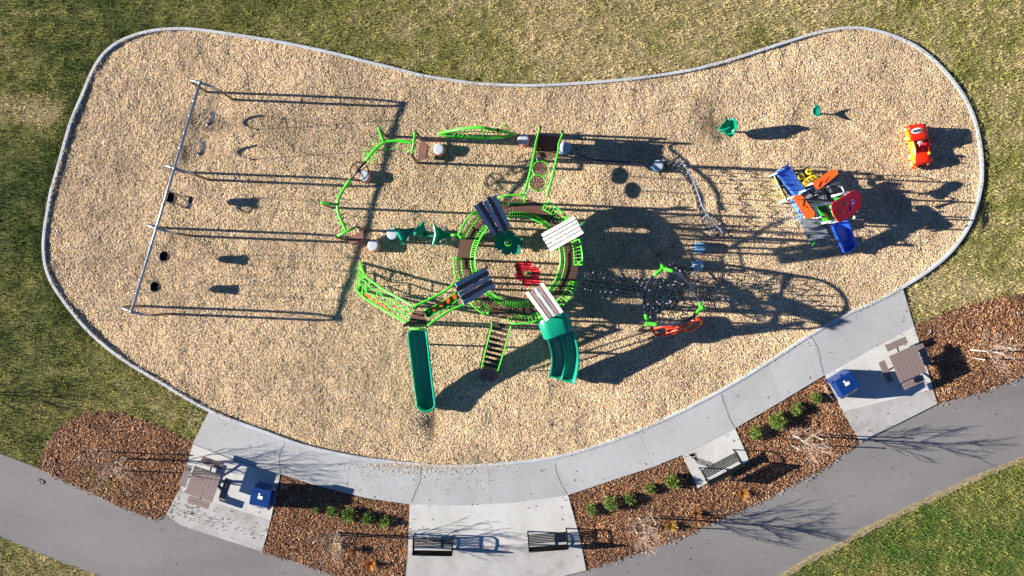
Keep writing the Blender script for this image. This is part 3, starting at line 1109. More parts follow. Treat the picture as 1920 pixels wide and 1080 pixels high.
belt_lab = ['grey belt swing hanging nearest the top end of the swing frame', 'grey belt swing second from the top end of the swing frame']
for i, ((a, b), lab) in enumerate(zip(hang['belt'], belt_lab)):
    a, b = on_beam(*a), on_beam(*b)
    mid = (a + b) / 2 + cross * 0.08
    root = thing('belt_swing', lab, 'swing', (mid.x, mid.y, 0.42), 'swings on the swing frame')
    w = (a - b).length / 2 * 0.98
    pts = [Vector((mid.x, mid.y, 0)) - bdir * (w * s) + cross * (0.05 * (1 - s * s)) + Vector((0, 0, 0.66 - 0.24 * (1 - abs(s) ** 2.2))) for s in [-1 + k * 0.1 for k in range(21)]]
    sec = [(-.085, -.012), (-.085, .012), (.085, .012), (.085, -.012)]
    MB().sweep(pts, sec, smooth=False, across=cross).build('seat', M['greyrubber'], root)
    for s, top in ((0, a), (-1, b)):
        e = pts[s]
        MB().lathe([(0.0, 0), (0.05, 0.0), (0.05, 0.03), (0.0, 0.035)], e + Vector((0, 0, .0)), 10).build('end_clevis', M['galv'], root)
        chain(top + Vector((0, 0, -.14)), e + Vector((0, 0, .03)), root)
buck_lab = ['black bucket swing next to the third arch from the top of the swing frame', 'black bucket swing nearest the bottom end of the swing frame']


def bucket(root, c, zb=0.42):
    """Full bucket toddler seat: shell with rim, divider and leg openings."""
    m = MB()
    prof = [(.05, 0.0), (.13, .02), (.165, .10), (.175, .24), (.19, .34), (.175, .35), (.155, .24), (.14, .10), (.05, .04)]
    m.lathe([(r, z + zb) for r, z in prof], Vector((c.x, c.y, 0)), 20, 1.0, 1.15, math.atan2(bdir.y, bdir.x))
    o = m.build('bucket_seat', M['rubber'], root)
    MB().tube(spline([Vector((c.x, c.y, zb + .04)) + cross * x + Vector((0, 0, z)) for x, z in ((.0, 0), (.06, .14), (.12, .25), (.17, .33))], 4), 0.03, 8).build('seat_divider', M['rubber'], o)
    rim = [Vector((c.x, c.y, zb + .355)) + cross * (math.cos(q) * .185) + bdir * (math.sin(q) * .21) for q in [2 * PI * k / 20 for k in range(20)]]
    MB().tube(rim, 0.018, 6, closed=True).build('seat_rim', M['rubber'], o)
    return o


for i, ((a, b), lab) in enumerate(zip(hang['bucket'], buck_lab)):
    a, b = on_beam(*a), on_beam(*b)
    mid = (a + b) / 2 + cross * 0.03
    root = thing('bucket_swing', lab, 'swing', (mid.x, mid.y, 0.42), 'swings on the swing frame')
    bucket(root, mid, .66)
    for s, top in ((-1, a), (1, b)):
        y = Vector((mid.x, mid.y, 1.25)) + bdir * (s * .24)
        chain(top + Vector((0, 0, -.14)), y, root)
        for t in (-1, 1):
            MB().tube([y, Vector((mid.x, mid.y, 1.01)) + bdir * (s * .17) + cross * (.12 * t)], .008, 4).build('bridle', M['galv'], root)
(a, b), = hang['tot']
a, b = on_beam(*a), on_beam(*b)
mid = (a + b) / 2 + cross * 0.0
c1 = P(323, 371, .85)
c2 = P(355, 380, .72)
root = thing('parent_and_child_swing', 'paired swing with black bucket seat facing a grey seat in the middle bay', 'swing', (c1.x, c1.y, .45), 'swings on the swing frame')
bucket(root, c1, .70)
m = MB()
hw = .22
for s in (-1, 1):
    m.tube(spline([c1 + bdir * (s * .19) - cross * .2 + Vector((0, 0, .25)), c1 + bdir * (s * .21) + cross * .2 + Vector((0, 0, .22)), (c1 + c2) / 2 + bdir * (s * .16) + Vector((0, 0, .15)), c2 + bdir * (s * .23) - cross * .1 + Vector((0, 0, .1)), c2 + bdir * (s * .24) + cross * .12 + Vector((0, 0, .0))], 5), .018, 7)
for q in (c1 - cross * .2 + Vector((0, 0, .25)), c1 + cross * .2 + Vector((0, 0, .22))):
    m.tube([q - bdir * .2, q + bdir * .2], .016, 6)
m.build('joining_frame', M['blackpost'], root)
pts = [c2 + bdir * (s * .25) + Vector((0, 0, -.1 + .1 * s * s)) for s in [-1 + k * .2 for k in range(11)]]
MB().sweep(pts, [(-.09, -.012), (-.09, .012), (.09, .012), (.09, -.012)], smooth=False, across=cross).build('seat', M['greyrubber'], root)
for s, top in ((-1, a), (1, b)):
    chain(top + Vector((0, 0, -.14)), c1 + bdir * (s * .2) - cross * .1 + Vector((0, 0, .3)), root)

# ================================================================== PLAY STRUCTURE (ring of decks, roofs, slides, bridges)
DZ = 1.65
RC = P(971, 487, DZ)
RC = Vector((RC.x, RC.y, 0))


def RP(deg, r, z):
    return RC + Vector((math.cos(R(deg)) * r, math.sin(R(deg)) * r, z))


ps = thing('play_structure', 'big ring shaped climbing structure with plank roofs, bridges and green slides in the centre', 'play structure', tuple(RC))
R_IN, R_OUT = 1.78, 2.40
SECT = [(30, 'roof'), (73.5, 'ladder'), (120, 'roof'), (169, 'leaf'), (211, 'roofbridge'), (251, 'stairs'), (301, 'roofslide'), (347, 'net')]
bnd = []
for i in range(8):
    a0, a1 = SECT[i][0], SECT[(i + 1) % 8][0] + (360 if i == 7 else 0)
    bnd.append((a0 + a1) / 2)
for i, (ang, kind) in enumerate(SECT):
    b0, b1 = bnd[i - 1] - (360 if i == 0 else 0), bnd[i]
    z = DZ + (0.02 if i % 2 else -0.02)
    # deck frame and its perforated plate, built as thin bars with open gaps
    fr = MB()
    n = 8
    for r in (R_IN, R_OUT):
        fr.sweep([RP(lerp(b0 + .6, b1 - .6, k / n), r, z - .04) for k in range(n + 1)], [(-.03, -.05), (-.03, .05), (.03, .05), (.03, -.05)], smooth=False)
    for bb in (b0 + .9, b1 - .9):
        fr.tube([RP(bb, R_IN, z - .04), RP(bb, R_OUT, z - .04)], .035, 6)
    dk = fr.build('deck', M['deck'], ps)
    bars = MB()
    solid = kind in ('leaf', 'ladder', 'net')
    cnt = int((b1 - b0) * R_OUT * PI / 180 / 0.07)
    for k in range(cnt):
        a = lerp(b0 + .8, b1 - .8, (k + .5) / cnt)
        c = RP(a, (R_IN + R_OUT) / 2, z)
        bars.box(c, (R_OUT - R_IN - .06, 0.064 if solid else .042, .02), R(a))
    for k in range(5):
        bars.sweep([RP(lerp(b0 + .8, b1 - .8, q / 6), R_IN + .05 + .1 * k, z - .018) for q in range(7)], [(-.016, -.008), (-.016, .008), (.016, .008), (.016, -.008)], smooth=False)
    bb = bars.build('deck_grating', M['deck'], dk)
    bb['kind'] = 'stuff'


def barrier(a0, a1, outer=True):
    """Flared rail panel: top tube, bottom tube, bars between."""
    rb, rt = (2.26, 2.54) if outer else (1.89, 1.68)
    zb, zt = DZ + .10, DZ + .78
    n = max(4, int((a1 - a0) / 5))
    m = MB()
    m.tube([RP(lerp(a0, a1, k / n), rt, zt) for k in range(n + 1)], .034, 8)
    m.tube([RP(lerp(a0, a1, k / n), rb, zb) for k in range(n + 1)], .024, 8)
    for a in (a0, a1):
        m.tube(spline([RP(a, rb, zb), RP(a, lerp(rb, rt, .35), zb + .35), RP(a, rt, zt)], 4), .028, 8)
    o = m.build('barrier', M['lime'], ps)
    m = MB()
    k = max(2, int((a1 - a0) * R_OUT * PI / 180 / .125))
    for i in range(1, k):
        a = lerp(a0, a1, i / k)
        m.tube([RP(a, rb, zb), RP(a, lerp(rb, rt, .35), zb + .35), RP(a, rt, zt)], .014, 5)
    b = m.build('barrier_bars', M['lime'], o)
    b['kind'] = 'stuff'


for a0, a1 in ((42, 64), (83, 108), (132, 158), (179, 199), (222, 241), (264, 290), (313, 338), (355, 378)):
    barrier(a0, a1, True)
for a0, a1 in ((44, 106), (134, 198), (224, 288), (316, 376)):
    barrier(a0, a1, False)
# posts under and around the ring
for i, (ang, kind) in enumerate(SECT):
    if 'roof' in kind:
        continue
    for d in (-10, 10):
        zt = DZ + .85
        MB().tube([RP(ang + d, 2.42, -.1), RP(ang + d, 2.42, zt)], .05, 10).lathe([(.055, zt), (.055, zt + .03), (.03, zt + .05)], RP(ang + d, 2.42, 0), 10).build('post', M['lime'], ps)
        MB().tube([RP(ang + d, 1.78, -.1), RP(ang + d, 1.78, DZ + .05)], .045, 10).build('post', M['blackpost'], ps)
ROOFS = [((1034, 471), (1015.7, 438.5), (1074, 406), (1092, 438.5), 30, ['cream', 'mauve_sunlit', 'cream', 'mauve_sunlit', 'cream']),
         ((957, 423), (924, 441), (888.7, 388), (930, 366), 120, ['cream_shaded', 'mauve_shaded', 'cream_shaded', 'mauve_shaded', 'cream_shaded']),
         ((909.5, 501), (927, 539), (873, 571), (853.5, 530.5), 211, ['cream_shaded', 'mauve_shaded', 'cream_shaded', 'mauve_shaded', 'cream_shaded']),
         ((986, 551), (1019.6, 532), (1054.6, 582.5), (1022, 600.5), 301, ['cream', 'mauve', 'palegrey', 'mauve', 'cream'])]
ZI, ZO = 3.5, 4.35
for i0, i1, o1, o0, ang, cols in ROOFS:
    q = [P(*i0, ZI), P(*i1, ZI), P(*o1, ZO), P(*o0, ZO)]
    m = MB()
    for t in (.18, .82):
        m.tube([lerp(q[0], q[1], t) + Vector((0, 0, -.07)), lerp(q[3], q[2], t) + Vector((0, 0, -.07))], .03, 6)
    for t in (.12, .88):
        m.tube([lerp(q[0], q[3], t) + Vector((0, 0, -.09)), lerp(q[1], q[2], t) + Vector((0, 0, -.09))], .03, 6)
    rf = m.build('roof', M['blackpost'], ps)
    for k in range(5):
        gp_ = .024 if cols[0] == 'cream' else .013
        u0, u1 = k / 5 + gp_, (k + 1) / 5 - gp_
        if k == 0:
            u0 = 0
        if k == 4:
            u1 = 1
        e = random.uniform(0, .05)
        a_, b_ = lerp(q[0], q[1], u0), lerp(q[0], q[1], u1)
        d_, c_ = lerp(q[3], q[2], u0), lerp(q[3], q[2], u1)
        ax = (d_ - a_) * e
        ca, cb = (.03 if k % 2 else 0), (.03 if not k % 2 else 0.0)
        lift = Vector((0, 0, .02 if k % 2 == 0 else -.005))
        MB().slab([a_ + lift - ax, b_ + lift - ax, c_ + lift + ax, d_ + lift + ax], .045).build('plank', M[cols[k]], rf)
    for d in (-9.5, 9.5):
        for r, t in ((1.80, .12), (2.42, .62)):
            b0 = RP(ang + d, r, 0)
            zt = ZI + (ZO - ZI) * t - .1
            MB().tube([b0 + Vector((0, 0, -.1)), b0 + Vector((0, 0, zt))], .05, 10).build('post', M['lime'] if r > 2 else M['blackpost'], ps)
for a0, a1, z0, z1, r in ((-6, 33, .1, 1.5, 2.30), (292, 312, .5, 1.5, 2.30), (326, 338, .1, 1.5, 2.30)):  # unseen panels added under the deck for the shadow they throw
    pn = MB()
    pn.sweep([RP(lerp(a0, a1, k / 6), r, (z0 + z1) / 2) for k in range(7)], [(-.02, (z0 - z1) / 2), (-.02, (z1 - z0) / 2), (.02, (z1 - z0) / 2), (.02, (z0 - z1) / 2)], smooth=False)
    pn.build('added_shade_panel', M['lime_dark'], ps)
# leaf shaped finial beside the cream roof
MB().slab([P(1082, 423, 3.6), P(1095, 415, 3.7), P(1100, 414, 3.7), P(1090, 424, 3.65)], .03).build('leaf_finial', M['lime_dark'], ps)

# ---- ladder bridge at the top with two discs, and its entry platform
zp = .9
m = MB()
m.slab(XYZ([(1008, 252, zp), (1050, 256, zp), (1047, 284, zp), (1004, 284, zp)]), .05)
plat = m.build('platform', M['deck'], ps)
MB().slab(XYZ([(1004, 285, .6), (1047, 285, .6), (1044, 296, .55), (1001, 294, .55)]), .04).build('step', M['panelbrown'], plat)
for x, y, x2, y2, zz in ((1008, 252, 1003, 290, .7), (1054, 253, 1047, 290, .7)):
    MB().slab(XYZ([(x, y, zp + .02), (x2, y2, zp + .02), (x2 - 1, y2, zp + .62), (x - 1, y, zp + .62)]), .02).build('side_panel', M['panelbrown'], plat)
for x, y in ((1013, 237), (1055, 246), (1003, 290), (1046, 287)):
    MB().tube([P(x, y, 1.9) * Vector((1, 1, 0)) + Vector((0, 0, -.1)) if False else Vector((P(x, y, 1.9).x, P(x, y, 1.9).y, -.1)), P(x, y, 1.9)], .05, 10).build('post', M['blackpost'], ps)
MB().tube(spline(XYZ([(1012, 236, 1.85), (1010, 248, 1.6), (1004, 270, 1.85), (1003, 282, 2.02)]), 5), .035, 8).build('handrail', M['lime'], ps)
MB().tube(spline(XYZ([(1055, 248, 1.7), (1053, 256, 1.6), (1048, 268, 1.75), (1046, 287, 1.95)]), 5), .035, 8).build('handrail', M['lime'], ps)
for pl in ([(1003, 282, 2.02), (998, 305, 2.28), (991, 335, 2.5), (982, 364, 2.62)], [(1046, 287, 1.95), (1041, 310, 2.25), (1034, 340, 2.47), (1025, 370, 2.63)]):
    MB().tube(spline(XYZ(pl), 5), .05, 10).build('bridge_rail', M['lime'], ps)
MB().tube(spline(XYZ([(1005, 279, 1.1), (1012, 278, 1.15), (1013, 286, 1.1), (1004, 288, 1.05)]), 5), .02, 6).tube(spline(XYZ([(1046, 285, 1.1), (1034, 285, 1.1), (1031, 292, 1.1), (1040, 293, 1.05)]), 5), .02, 6).build('hand_loop', M['lime'], ps)
for (cx, cy, z) in ((1013.5, 317, 1.15), (1008, 343, 1.4)):
    c = P(cx, cy, z)
    m = MB()
    m.tube([c + Vector((math.cos(q) * .325, math.sin(q) * .325, 0)) for q in [2 * PI * k / 28 for k in range(28)]], .026, 8, closed=True)
    d = m.build('disc_step', M['lime'], ps)
    g = MB()
    for k in range(-4, 5):
        h = math.sqrt(.30 ** 2 - (k * .066) ** 2)
        g.box(c + Vector((k * .066, 0, 0)), (.046, 2 * h, .02))
        g.box(c + Vector((0, k * .066, -.012)), (2 * h, .02, .014))
    g.build('disc_grating', M['deck'], d)
    for s, xs in ((-1, -21), (1, 21)):
        e = P(cx + xs + 4, cy - 3, 2.38)
        m = MB().tube([c + Vector((s * .32, 0, 0)), e], .012, 5)
        m.build('hanger', M['galv'], d)
MB().tube(XYZ([(1003, 286, 1.3), (1008, 302, 1.2)]), .016, 6).build('brace', M['white'], ps)
MB().tube(XYZ([(985, 363, 1.7), (996, 354, 1.5)]), .016, 6).build('brace', M['white'], ps)

# ---- covered bridge from the lower left roof to the slide platform, arched climber, platform
zs = 1.85
MB().slab(XYZ([(776, 583, zs), (792, 583, zs), (802, 612, zs), (763, 611, zs)]), .05).build('platform', M['deck'], ps)
st = MB()
for k in range(9):
    y = 585 + k * 3
    st.slab(XYZ([(774 - k * 1.1, y, zs + .012), (794 + k * .85, y, zs + .012), (794.6 + k * .85, y + 1.7, zs + .012), (773 - k * 1.1, y + 1.7, zs + .012)]), .008)
o = st.build('platform_tread', M['panelbrown'], ps)
o['kind'] = 'stuff'
for x, y in ((776, 577), (757, 611), (800, 613), (762, 606)):
    q = P(x, y, zs + .75)
    MB().tube([Vector((q.x, q.y, -.1)), q], .05, 10).build('post', M['blackpost'], ps)
for pl in ([(776, 575, 2.6), (795, 566, 2.55), (815, 556, 2.5), (835, 545, 2.45), (853, 531, 2.4)], [(802, 611, 2.6), (822, 596, 2.55), (842, 583, 2.5), (860, 575, 2.45), (874, 569, 2.4)]):
    MB().tube(spline(XYZ(pl), 5), .05, 10).build('bridge_rail', M['lime'], ps)
fl = MB()
fl.slab(XYZ([(793, 583, 1.78), (812, 575, 1.76), (836, 562, 1.73), (858, 546, 1.70), (863, 556, 1.70), (842, 574, 1.73), (820, 585, 1.76), (802, 596, 1.78)]), .03)
bf = fl.build('bridge_floor', M['lime_dark'], ps)
for x, y in ((814, 578), (828, 570.5), (840, 563.5), (852, 556)):
    MB().slab([P(x, y, 1.79) + Vector((math.cos(q) * .09 * (.7 if k % 2 else 1), math.sin(q) * .13, 0)) for k, q in enumerate([2 * PI * k / 8 for k in range(8)])], .025).build('petal_step', M['orange'], bf)
for pl in ([(795, 583, 1.8), (814, 574, 1.78), (838, 560, 1.75), (858, 546, 1.72)], [(801, 597, 1.8), (822, 586, 1.78), (843, 574, 1.75), (864, 557, 1.72)]):
    MB().tube(spline(XYZ(pl), 4), .022, 6).build('floor_edge', M['lime'], bf)
# arched climber rising from the ground at its left end
r1 = XYZ([(676, 492, .02), (679, 503, .32), (686, 518, .75), (702, 531, 1.15), (722, 545, 1.6), (748, 559, 2.05), (776, 575, 2.5)])
r2 = XYZ([(668, 543, .02), (677, 553, .35), (692, 565, .75), (712, 577, 1.2), (735, 590, 1.65), (752, 599, 2.05), (764, 605, 2.4)])
r1, r2 = spline(r1, 6), spline(r2, 6)
MB().tube(r1, .052, 10).build('climber_rail', M['lime'], ps)
MB().tube(r2, .052, 10).build('climber_rail', M['lime'], ps)


def Sclimb(u, v):
    i = min(int(u * (len(r1) - 1)), len(r1) - 2)
    t = u * (len(r1) - 1) - i
    a_, b_ = lerp(r1[i], r1[i + 1], t), lerp(r2[i], r2[i + 1], t)
    q = lerp(a_, b_, v)
    q.z -= .10 * math.sin(PI * v) * min(1, u * 4)
    q.z = max(q.z, .06)
    return q


E, N = hexnet(Sclimb, 10, 3, skip_edge=True)
m = MB()
for a_, b_ in E:
    if (a_ - b_).length > .02:
        m.tube([a_, b_], .025, 5)
m.build('climber_net', M['lime'], ps)
m = MB()
m.slab(XYZ([(683, 553, .5), (700, 563, .85), (720, 575, 1.25), (732, 584, 1.5), (729, 581, 1.62), (704, 563, 1.05), (688, 551, .65)]), .03)
m.slab(XYZ([(681, 551, .3), (690, 557, .55), (688, 560, .55), (680, 554, .3)]), .03)
m.build('climber_panel', M['orange'], ps)
MB().tube(spline(XYZ([(673, 508, .15), (672, 520, .4), (677, 523, .5), (683, 517, .7)]), 5), .018, 6).tube(spline(XYZ([(672, 541, .1), (674, 535, .35), (682, 532, .5)]), 5), .018, 6).build('hand_loop', M['lime'], ps)

# ---- straight slide
def slide_sec(w, h, ridge=False):
    p = [(-w / 2, h), (-w / 2 + .035, h + .015), (-w / 2 + .075, h - .01), (-w / 2 + .11, h * .45), (-w / 2 + .17, .03)]
    if ridge:
        p += [(-.09, .0), (-.04, h * .6), (0, h * .75), (.04, h * .6), (.09, 0)]
    else:
        p += [(-w / 6, 0), (0, -.005), (w / 6, 0)]
    p += [(w / 2 - .17, .03), (w / 2 - .11, h * .45), (w / 2 - .075, h - .01), (w / 2 - .035, h + .015), (w / 2, h), (w / 2 - .03, -.02), (w / 2 - .15, -.06), (-w / 2 + .15, -.06), (-w / 2 + .03, -.02)]
    return p


sp = spline(XYZ([(784.5, 619, 1.84), (785, 630, 1.78), (787.5, 650, 1.50), (790, 672, 1.17), (793, 697, .80), (796, 722, .48), (799, 745, .27), (800.5, 757, .22)]), 5)
sl = MB().sweep(sp, slide_sec(.80, .36)).build('slide', M['teal'], ps)
e = sp[-1]
# rounded lip of the slide
m = MB()
lip = [P(800.5, 757, .22) + Vector((math.cos(q) * .36, math.sin(q) * .27, 0.30)) for q in [-PI * k / 12 for k in range(13)]]
m.tube(lip, .055, 8)
lw = [Vector((q.x, q.y, q.z - .28)) for q in lip]
m.add(lip + lw, [(i, i + 1, len(lip) + i + 1, len(lip) + i) for i in range(len(lip) - 1)], True)
m.slab([P(800.5, 757, .22) + Vector((math.cos(q) * .36, math.sin(q) * .27 + .01, .005)) for q in [-PI * k / 12 for k in range(13)]], .06)
m.build('slide_lip', M['teal'], sl)
MB().tube(XYZ([(768.5, 612, 2.35), (799, 612, 2.35)]), .035, 8).tube(XYZ([(769, 617, 2.45), (799, 617, 2.45)]), .028, 8).tube(XYZ([(769, 611, 1.8), (769, 612, 2.4), (769, 619, 2.4), (769, 621, 1.85)]), .028, 6).tube(XYZ([(799, 611, 1.8), (799, 612, 2.4), (799, 619, 2.4), (799, 621, 1.85)]), .028, 6).build('slide_hood', M['lime'], ps)
MB().tube([P(787, 645, 0) + Vector((0, 0, -.1)), P(787, 648, 1.45)], .04, 8).build('slide_support', M['galv'], sl)

# ---- double curved slide
sp = spline(XYZ([(1042, 610, 1.72), (1048, 622, 1.62), (1054, 640, 1.36), (1058, 660, 1.0), (1058.5, 680, .66), (1056, 698, .40), (1053, 709, .32)]), 5)
sl = MB().sweep(sp, slide_sec(1.14, .36, True)).build('double_slide', M['teal'], ps)
hd = MB()
hood_path = spline([P(1036, 598, 1.7), P(1040, 608, 1.74), P(1044, 619, 1.68)], 4)
hd.sweep(hood_path, [(-.62, 0), (-.62, .55), (-.5, .74), (-.25, .82), (0, .78), (.25, .82), (.5, .74), (.62, .55), (.62, 0), (.56, 0), (.56, .52), (.45, .68), (.22, .76), (0, .72), (-.22, .76), (-.45, .68), (-.56, .52), (-.56, 0)])
hd.build('slide_hood', M['teal'], sl)
MB().tube([P(1058, 660, 0) + Vector((0, 0, -.1)), P(1058, 662, .95)], .045, 8).build('slide_support', M['galv'], sl)
MB().sweep([P(1053, 708, .30), P(1052, 711, .27)], [(-.52, -.06), (-.52, .1), (.52, .1), (.52, -.06)], smooth=False).build('slide_lip', M['teal'], sl)

# ---- stairs at the bottom
s0, s1 = P(939, 606, DZ), P(917, 692, .22)
M['shaded_tread'] = mat('shaded_tread', (0.06, 0.032, 0.028), 0.6, var=0.2)  # deck brown darkened by the shade lying on the stairs
stx = MB().tube(spline(XYZ([(921, 603, 2.35), (922, 612, 2.3), (912, 652, 1.5), (903, 691, .75)]), 6), .028, 8).tube(spline(XYZ([(958, 611, 2.35), (956, 618, 2.3), (946, 656, 1.5), (934, 694, .75)]), 6), .028, 8)
stc = stx.build('staircase', M['lime'], ps)
for x, y, z in ((903, 691, .75), (934, 694, .75), (912, 652, 1.5), (946, 656, 1.5)):
    MB().tube([P(x, y, z), P(x + (2 if x < 920 else -2), y + 1, z - .55)], .022, 6).build('baluster', M['lime'], stc)
ad = (s1 - s0)
ad.z = 0
ad.normalize()
sidev = Vector((ad.y, -ad.x, 0))
for k in range(9):
    c = lerp(s0, s1, (k + .3) / 9)
    MB().slab([c + sidev * .36 - ad * .075, c - sidev * .36 - ad * .075, c - sidev * .36 + ad * .055, c + sidev * .36 + ad * .055], .03).build('tread', M['shaded_tread'], stc)
for s in (-1, 1):
    MB().slab([s0 + sidev * (.38 * s) + Vector((0, 0, .03)), s1 + sidev * (.38 * s) + Vector((0, 0, .05)), s1 + sidev * (.38 * s) + Vector((0, 0, -.12)), s0 + sidev * (.38 * s) + Vector((0, 0, -.14))], .03).build('stringer', M['deck'], stc)
MB().slab(XYZ([(903, 690, .24), (931, 695, .24), (927, 717, .10), (899, 710, .10)]), .05).build('bottom_step', M['panelbrown'], stc)

# ---- rope net bridge from the ring to the net tower
ntop = XYZ([(1100, 508, 1.75), (1120, 512, 1.70), (1150, 517, 1.68), (1185, 521, 1.75), (1219, 523, 1.9)])
nbot = XYZ([(1092, 541, 1.75), (1110, 545, 1.70), (1140, 548, 1.68), (1175, 551, 1.72), (1206, 553, 1.85)])
ntop, nbot = spline(ntop, 4), spline(nbot, 4)


def Sbridge(u, v):
    i = min(int(u * (len(ntop) - 1)), len(ntop) - 2)
    t = u * (len(ntop) - 1) - i
    q = lerp(lerp(ntop[i], ntop[i + 1], t), lerp(nbot[i], nbot[i + 1], t), v)
    q.z -= .25 * math.sin(PI * v)
    return q


E, N = hexnet(Sbridge, 13, 4)
nb = net_parts(E, N, ps, .018, .055, .6)

# ================================================================== FLOWER STEPS inside the ring
def flower(cx, cy, z, mname, label, rot, zt):
    c = P(cx, cy, z)
    root = thing('flower_step', label, 'climbing step', (c.x, c.y, 0), 'flower shaped steps inside the ring')
    m = MB()
    n = 72
    for (f, zz) in ((1.0, 0),):
        pts = []
        for k in range(n):
            a = 2 * PI * k / n
            lobe = abs(math.cos(3 * (a - rot)))
            r = .56 * (.72 + .28 * lobe ** .7) * (1 + .05 * (1 if math.sin(18 * (a - rot)) > 0 else -1)) * (1 + .10 * math.sin(2 * a + rot * 9))
            pts.append((a, r))
        vs = []
        for s, dz in ((.18, .0), (.6, .01), (1.0, .06)):
            vs += [c + Vector((math.cos(a) * r * s, math.sin(a) * r * s, dz)) for a, r in pts]
        for s, dz in ((1.0, .02), (.18, -.04)):
            vs += [c + Vector((math.cos(a) * r * s, math.sin(a) * r * s, dz)) for a, r in pts]
        fs = []
        for j in range(4):
            for k in range(n):
                l = (k + 1) % n
                fs.append((j * n + k, j * n + l, (j + 1) * n + l, (j + 1) * n + k))
        for k in range(n):
            l = (k + 1) % n
            fs.append((4 * n + k, 4 * n + l, l, k))
        m.add(vs, fs, False)
    m.build('petal_plate', M[mname], root)
    MB().tube([Vector((c.x, c.y, -.1)), Vector((c.x, c.y, zt))], .055, 12).lathe([(.06, zt), (.06, zt + .03), (.03, zt + .05)], Vector((c.x, c.y, 0)), 12).build('pole', M['blackpost'], root)
    MB().tube([c + Vector((math.cos(a) * .13, math.sin(a) * .13, .35)) for a in [2 * PI * k / 16 for k in range(16)]], .018, 6, closed=True).build('grip_ring', M['lime'], root)
    for a in (0, 2.1, 4.2):
        MB().tube([c + Vector((0, 0, .35)), c + Vector((math.cos(a) * .13, math.sin(a) * .13, .35))], .014, 5).build('grip_spoke', M['lime'], root)


flower(953, 456, 1.1, 'teal', 'dark teal flower shaped step on a pole inside the ring', .25, 2.1)
flower(989, 513, 1.05, 'red', 'red flower shaped step on a pole inside the ring', .35, 2.1)

# ================================================================== LEAF CLIMBER leading to the ring
lc = P(795, 440, 0)
root = thing('leaf_climber', 'teal climber of three curled leaves with grey footholds beside the ring', 'climber', (lc.x, lc.y, 0))
MB().tube(spline(XYZ([(752, 436, .1), (765, 437, .35), (790, 441, .70), (815, 442, .95), (845, 441, 1.3)]), 6), .04, 10).build('stem', M['teal'], root)


def leaf3(tipA, tipB, tipC, parent):
    """A curled three-pointed leaf: sheet with concave sides, 3 cm thick."""
    c = (tipA + tipB + tipC) / 3 + Vector((0, 0, -.10))
    ring = []
    for a_, b_ in ((tipA, tipB), (tipB, tipC), (tipC, tipA)):
        mid = lerp(lerp(a_, b_, .5), c, .36 if (a_ is tipA and b_ is tipB) else .62)
        for k in range(8):
            t = k / 8
            ring.append(a_ * (1 - t) ** 2 + mid * (2 * t * (1 - t)) + b_ * t * t)
    n = len(ring)
    half = [lerp(c, q, .5) + Vector((0, 0, -.05)) for q in ring]
    vs = ring + half + [c + Vector((0, 0, -.04))]
    fs = [(k, (k + 1) % n, n + (k + 1) % n, n + k) for k in range(n)] + [(n + k, n + (k + 1) % n, 2 * n) for k in range(n)]
    low = [q + Vector((.0, 0, -.035)) for q in vs]
    fs2 = [tuple(i + len(vs) for i in reversed(f)) for f in fs]
    edge_ = [(k, len(vs) + k, len(vs) + (k + 1) % n, (k + 1) % n) for k in range(n)]
    return MB().add(vs + low, fs + fs2 + edge_, True).build('leaf', M['teal'], parent)


leaf3(P(737, 425, .85), P(758, 460, .75), P(783, 425, .45), root)
leaf3(P(794, 415, 1.2), P(777, 441, 1.0), P(812, 452, .70), root)
leaf3(P(813, 418, 1.5), P(811, 462, 1.45), P(856, 441, 1.25), root)
for a_, b_, c_ in ((P(737, 425, .87), P(750, 440, .86), P(758, 460, .77)), (P(794, 415, 1.22), P(782, 432, 1.14), P(777, 441, 1.02)), (P(813, 418, 1.52), P(818, 440, 1.48), P(811, 462, 1.47))):
    MB().tube(spline([a_, b_, c_], 5), .07, 8, radii=[.03, .05, .07, .085, .09, .09, .09, .085, .07, .05, .03]).build('leaf_rim', M['teal'], root)
for x, y, z, w, h, dn in ((764, 449, .35, 7, 12, 0), (779, 433, .5, 8, 8, .4), (799, 427, .65, 6, 10, 0), (831, 429, .9, 8, 10, 0), (831, 455, .9, 8, 14, .1), (806, 455, .6, 6, 7, .5)):
    c = P(x, y, z)
    MB().box(c, (w / PPM, h / PPM, .07), dn).box(c + Vector((0, 0, .045)), (w / PPM * .7, h / PPM * .85, .02), dn).build('foothold', M['greyplastic'], root)
MB().tube([P(798, 440, .9), Vector((P(798, 440, 0).x, P(798, 440, 0).y, -.1))], .045, 8).build('support_post', M['blackpost'], root)
MB().tube([P(846, 441, 1.6), P(856, 440, 1.65)], .05, 8).build('bracket', M['lime'], root)

# ================================================================== OVERHEAD CURVED CLIMBER (upper left)
zc = 2.25
oc = P(690, 340, 0)
root = thing('overhead_climber', 'lime green curved overhead beam with hanging loops, black wheel and two end frames', 'overhead climber', (oc.x, oc.y, 0))
MB().tube(spline(XYZ([(773, 268, zc), (755, 264, zc), (738, 264, zc), (720, 267, zc), (706, 277, zc), (695, 290, zc), (686, 302, zc)]), 5), .055, 10).build('beam', M['lime'], root)
bk = MB().tube(XYZ([(686, 302, zc), (672, 318, zc + .02), (657, 338, zc)]), .05, 10).build('beam_joint', M['blackpost'], root)
MB().tube(spline(XYZ([(657, 337, zc), (646, 352, zc), (636, 369, zc), (633, 384, zc), (634, 397, zc), (639, 411, zc), (645, 424, zc), (648.5, 433, zc)]), 5), .055, 10).build('beam', M['lime'], root)
wc = P(674, 321, zc - .35)
m = MB().tube([wc + Vector((math.cos(a) * .36, math.sin(a) * .36, 0)) for a in [2 * PI * k / 24 for k in range(24)]], .022, 7, closed=True)
wh = m.build('spinner_wheel', M['black'], root)
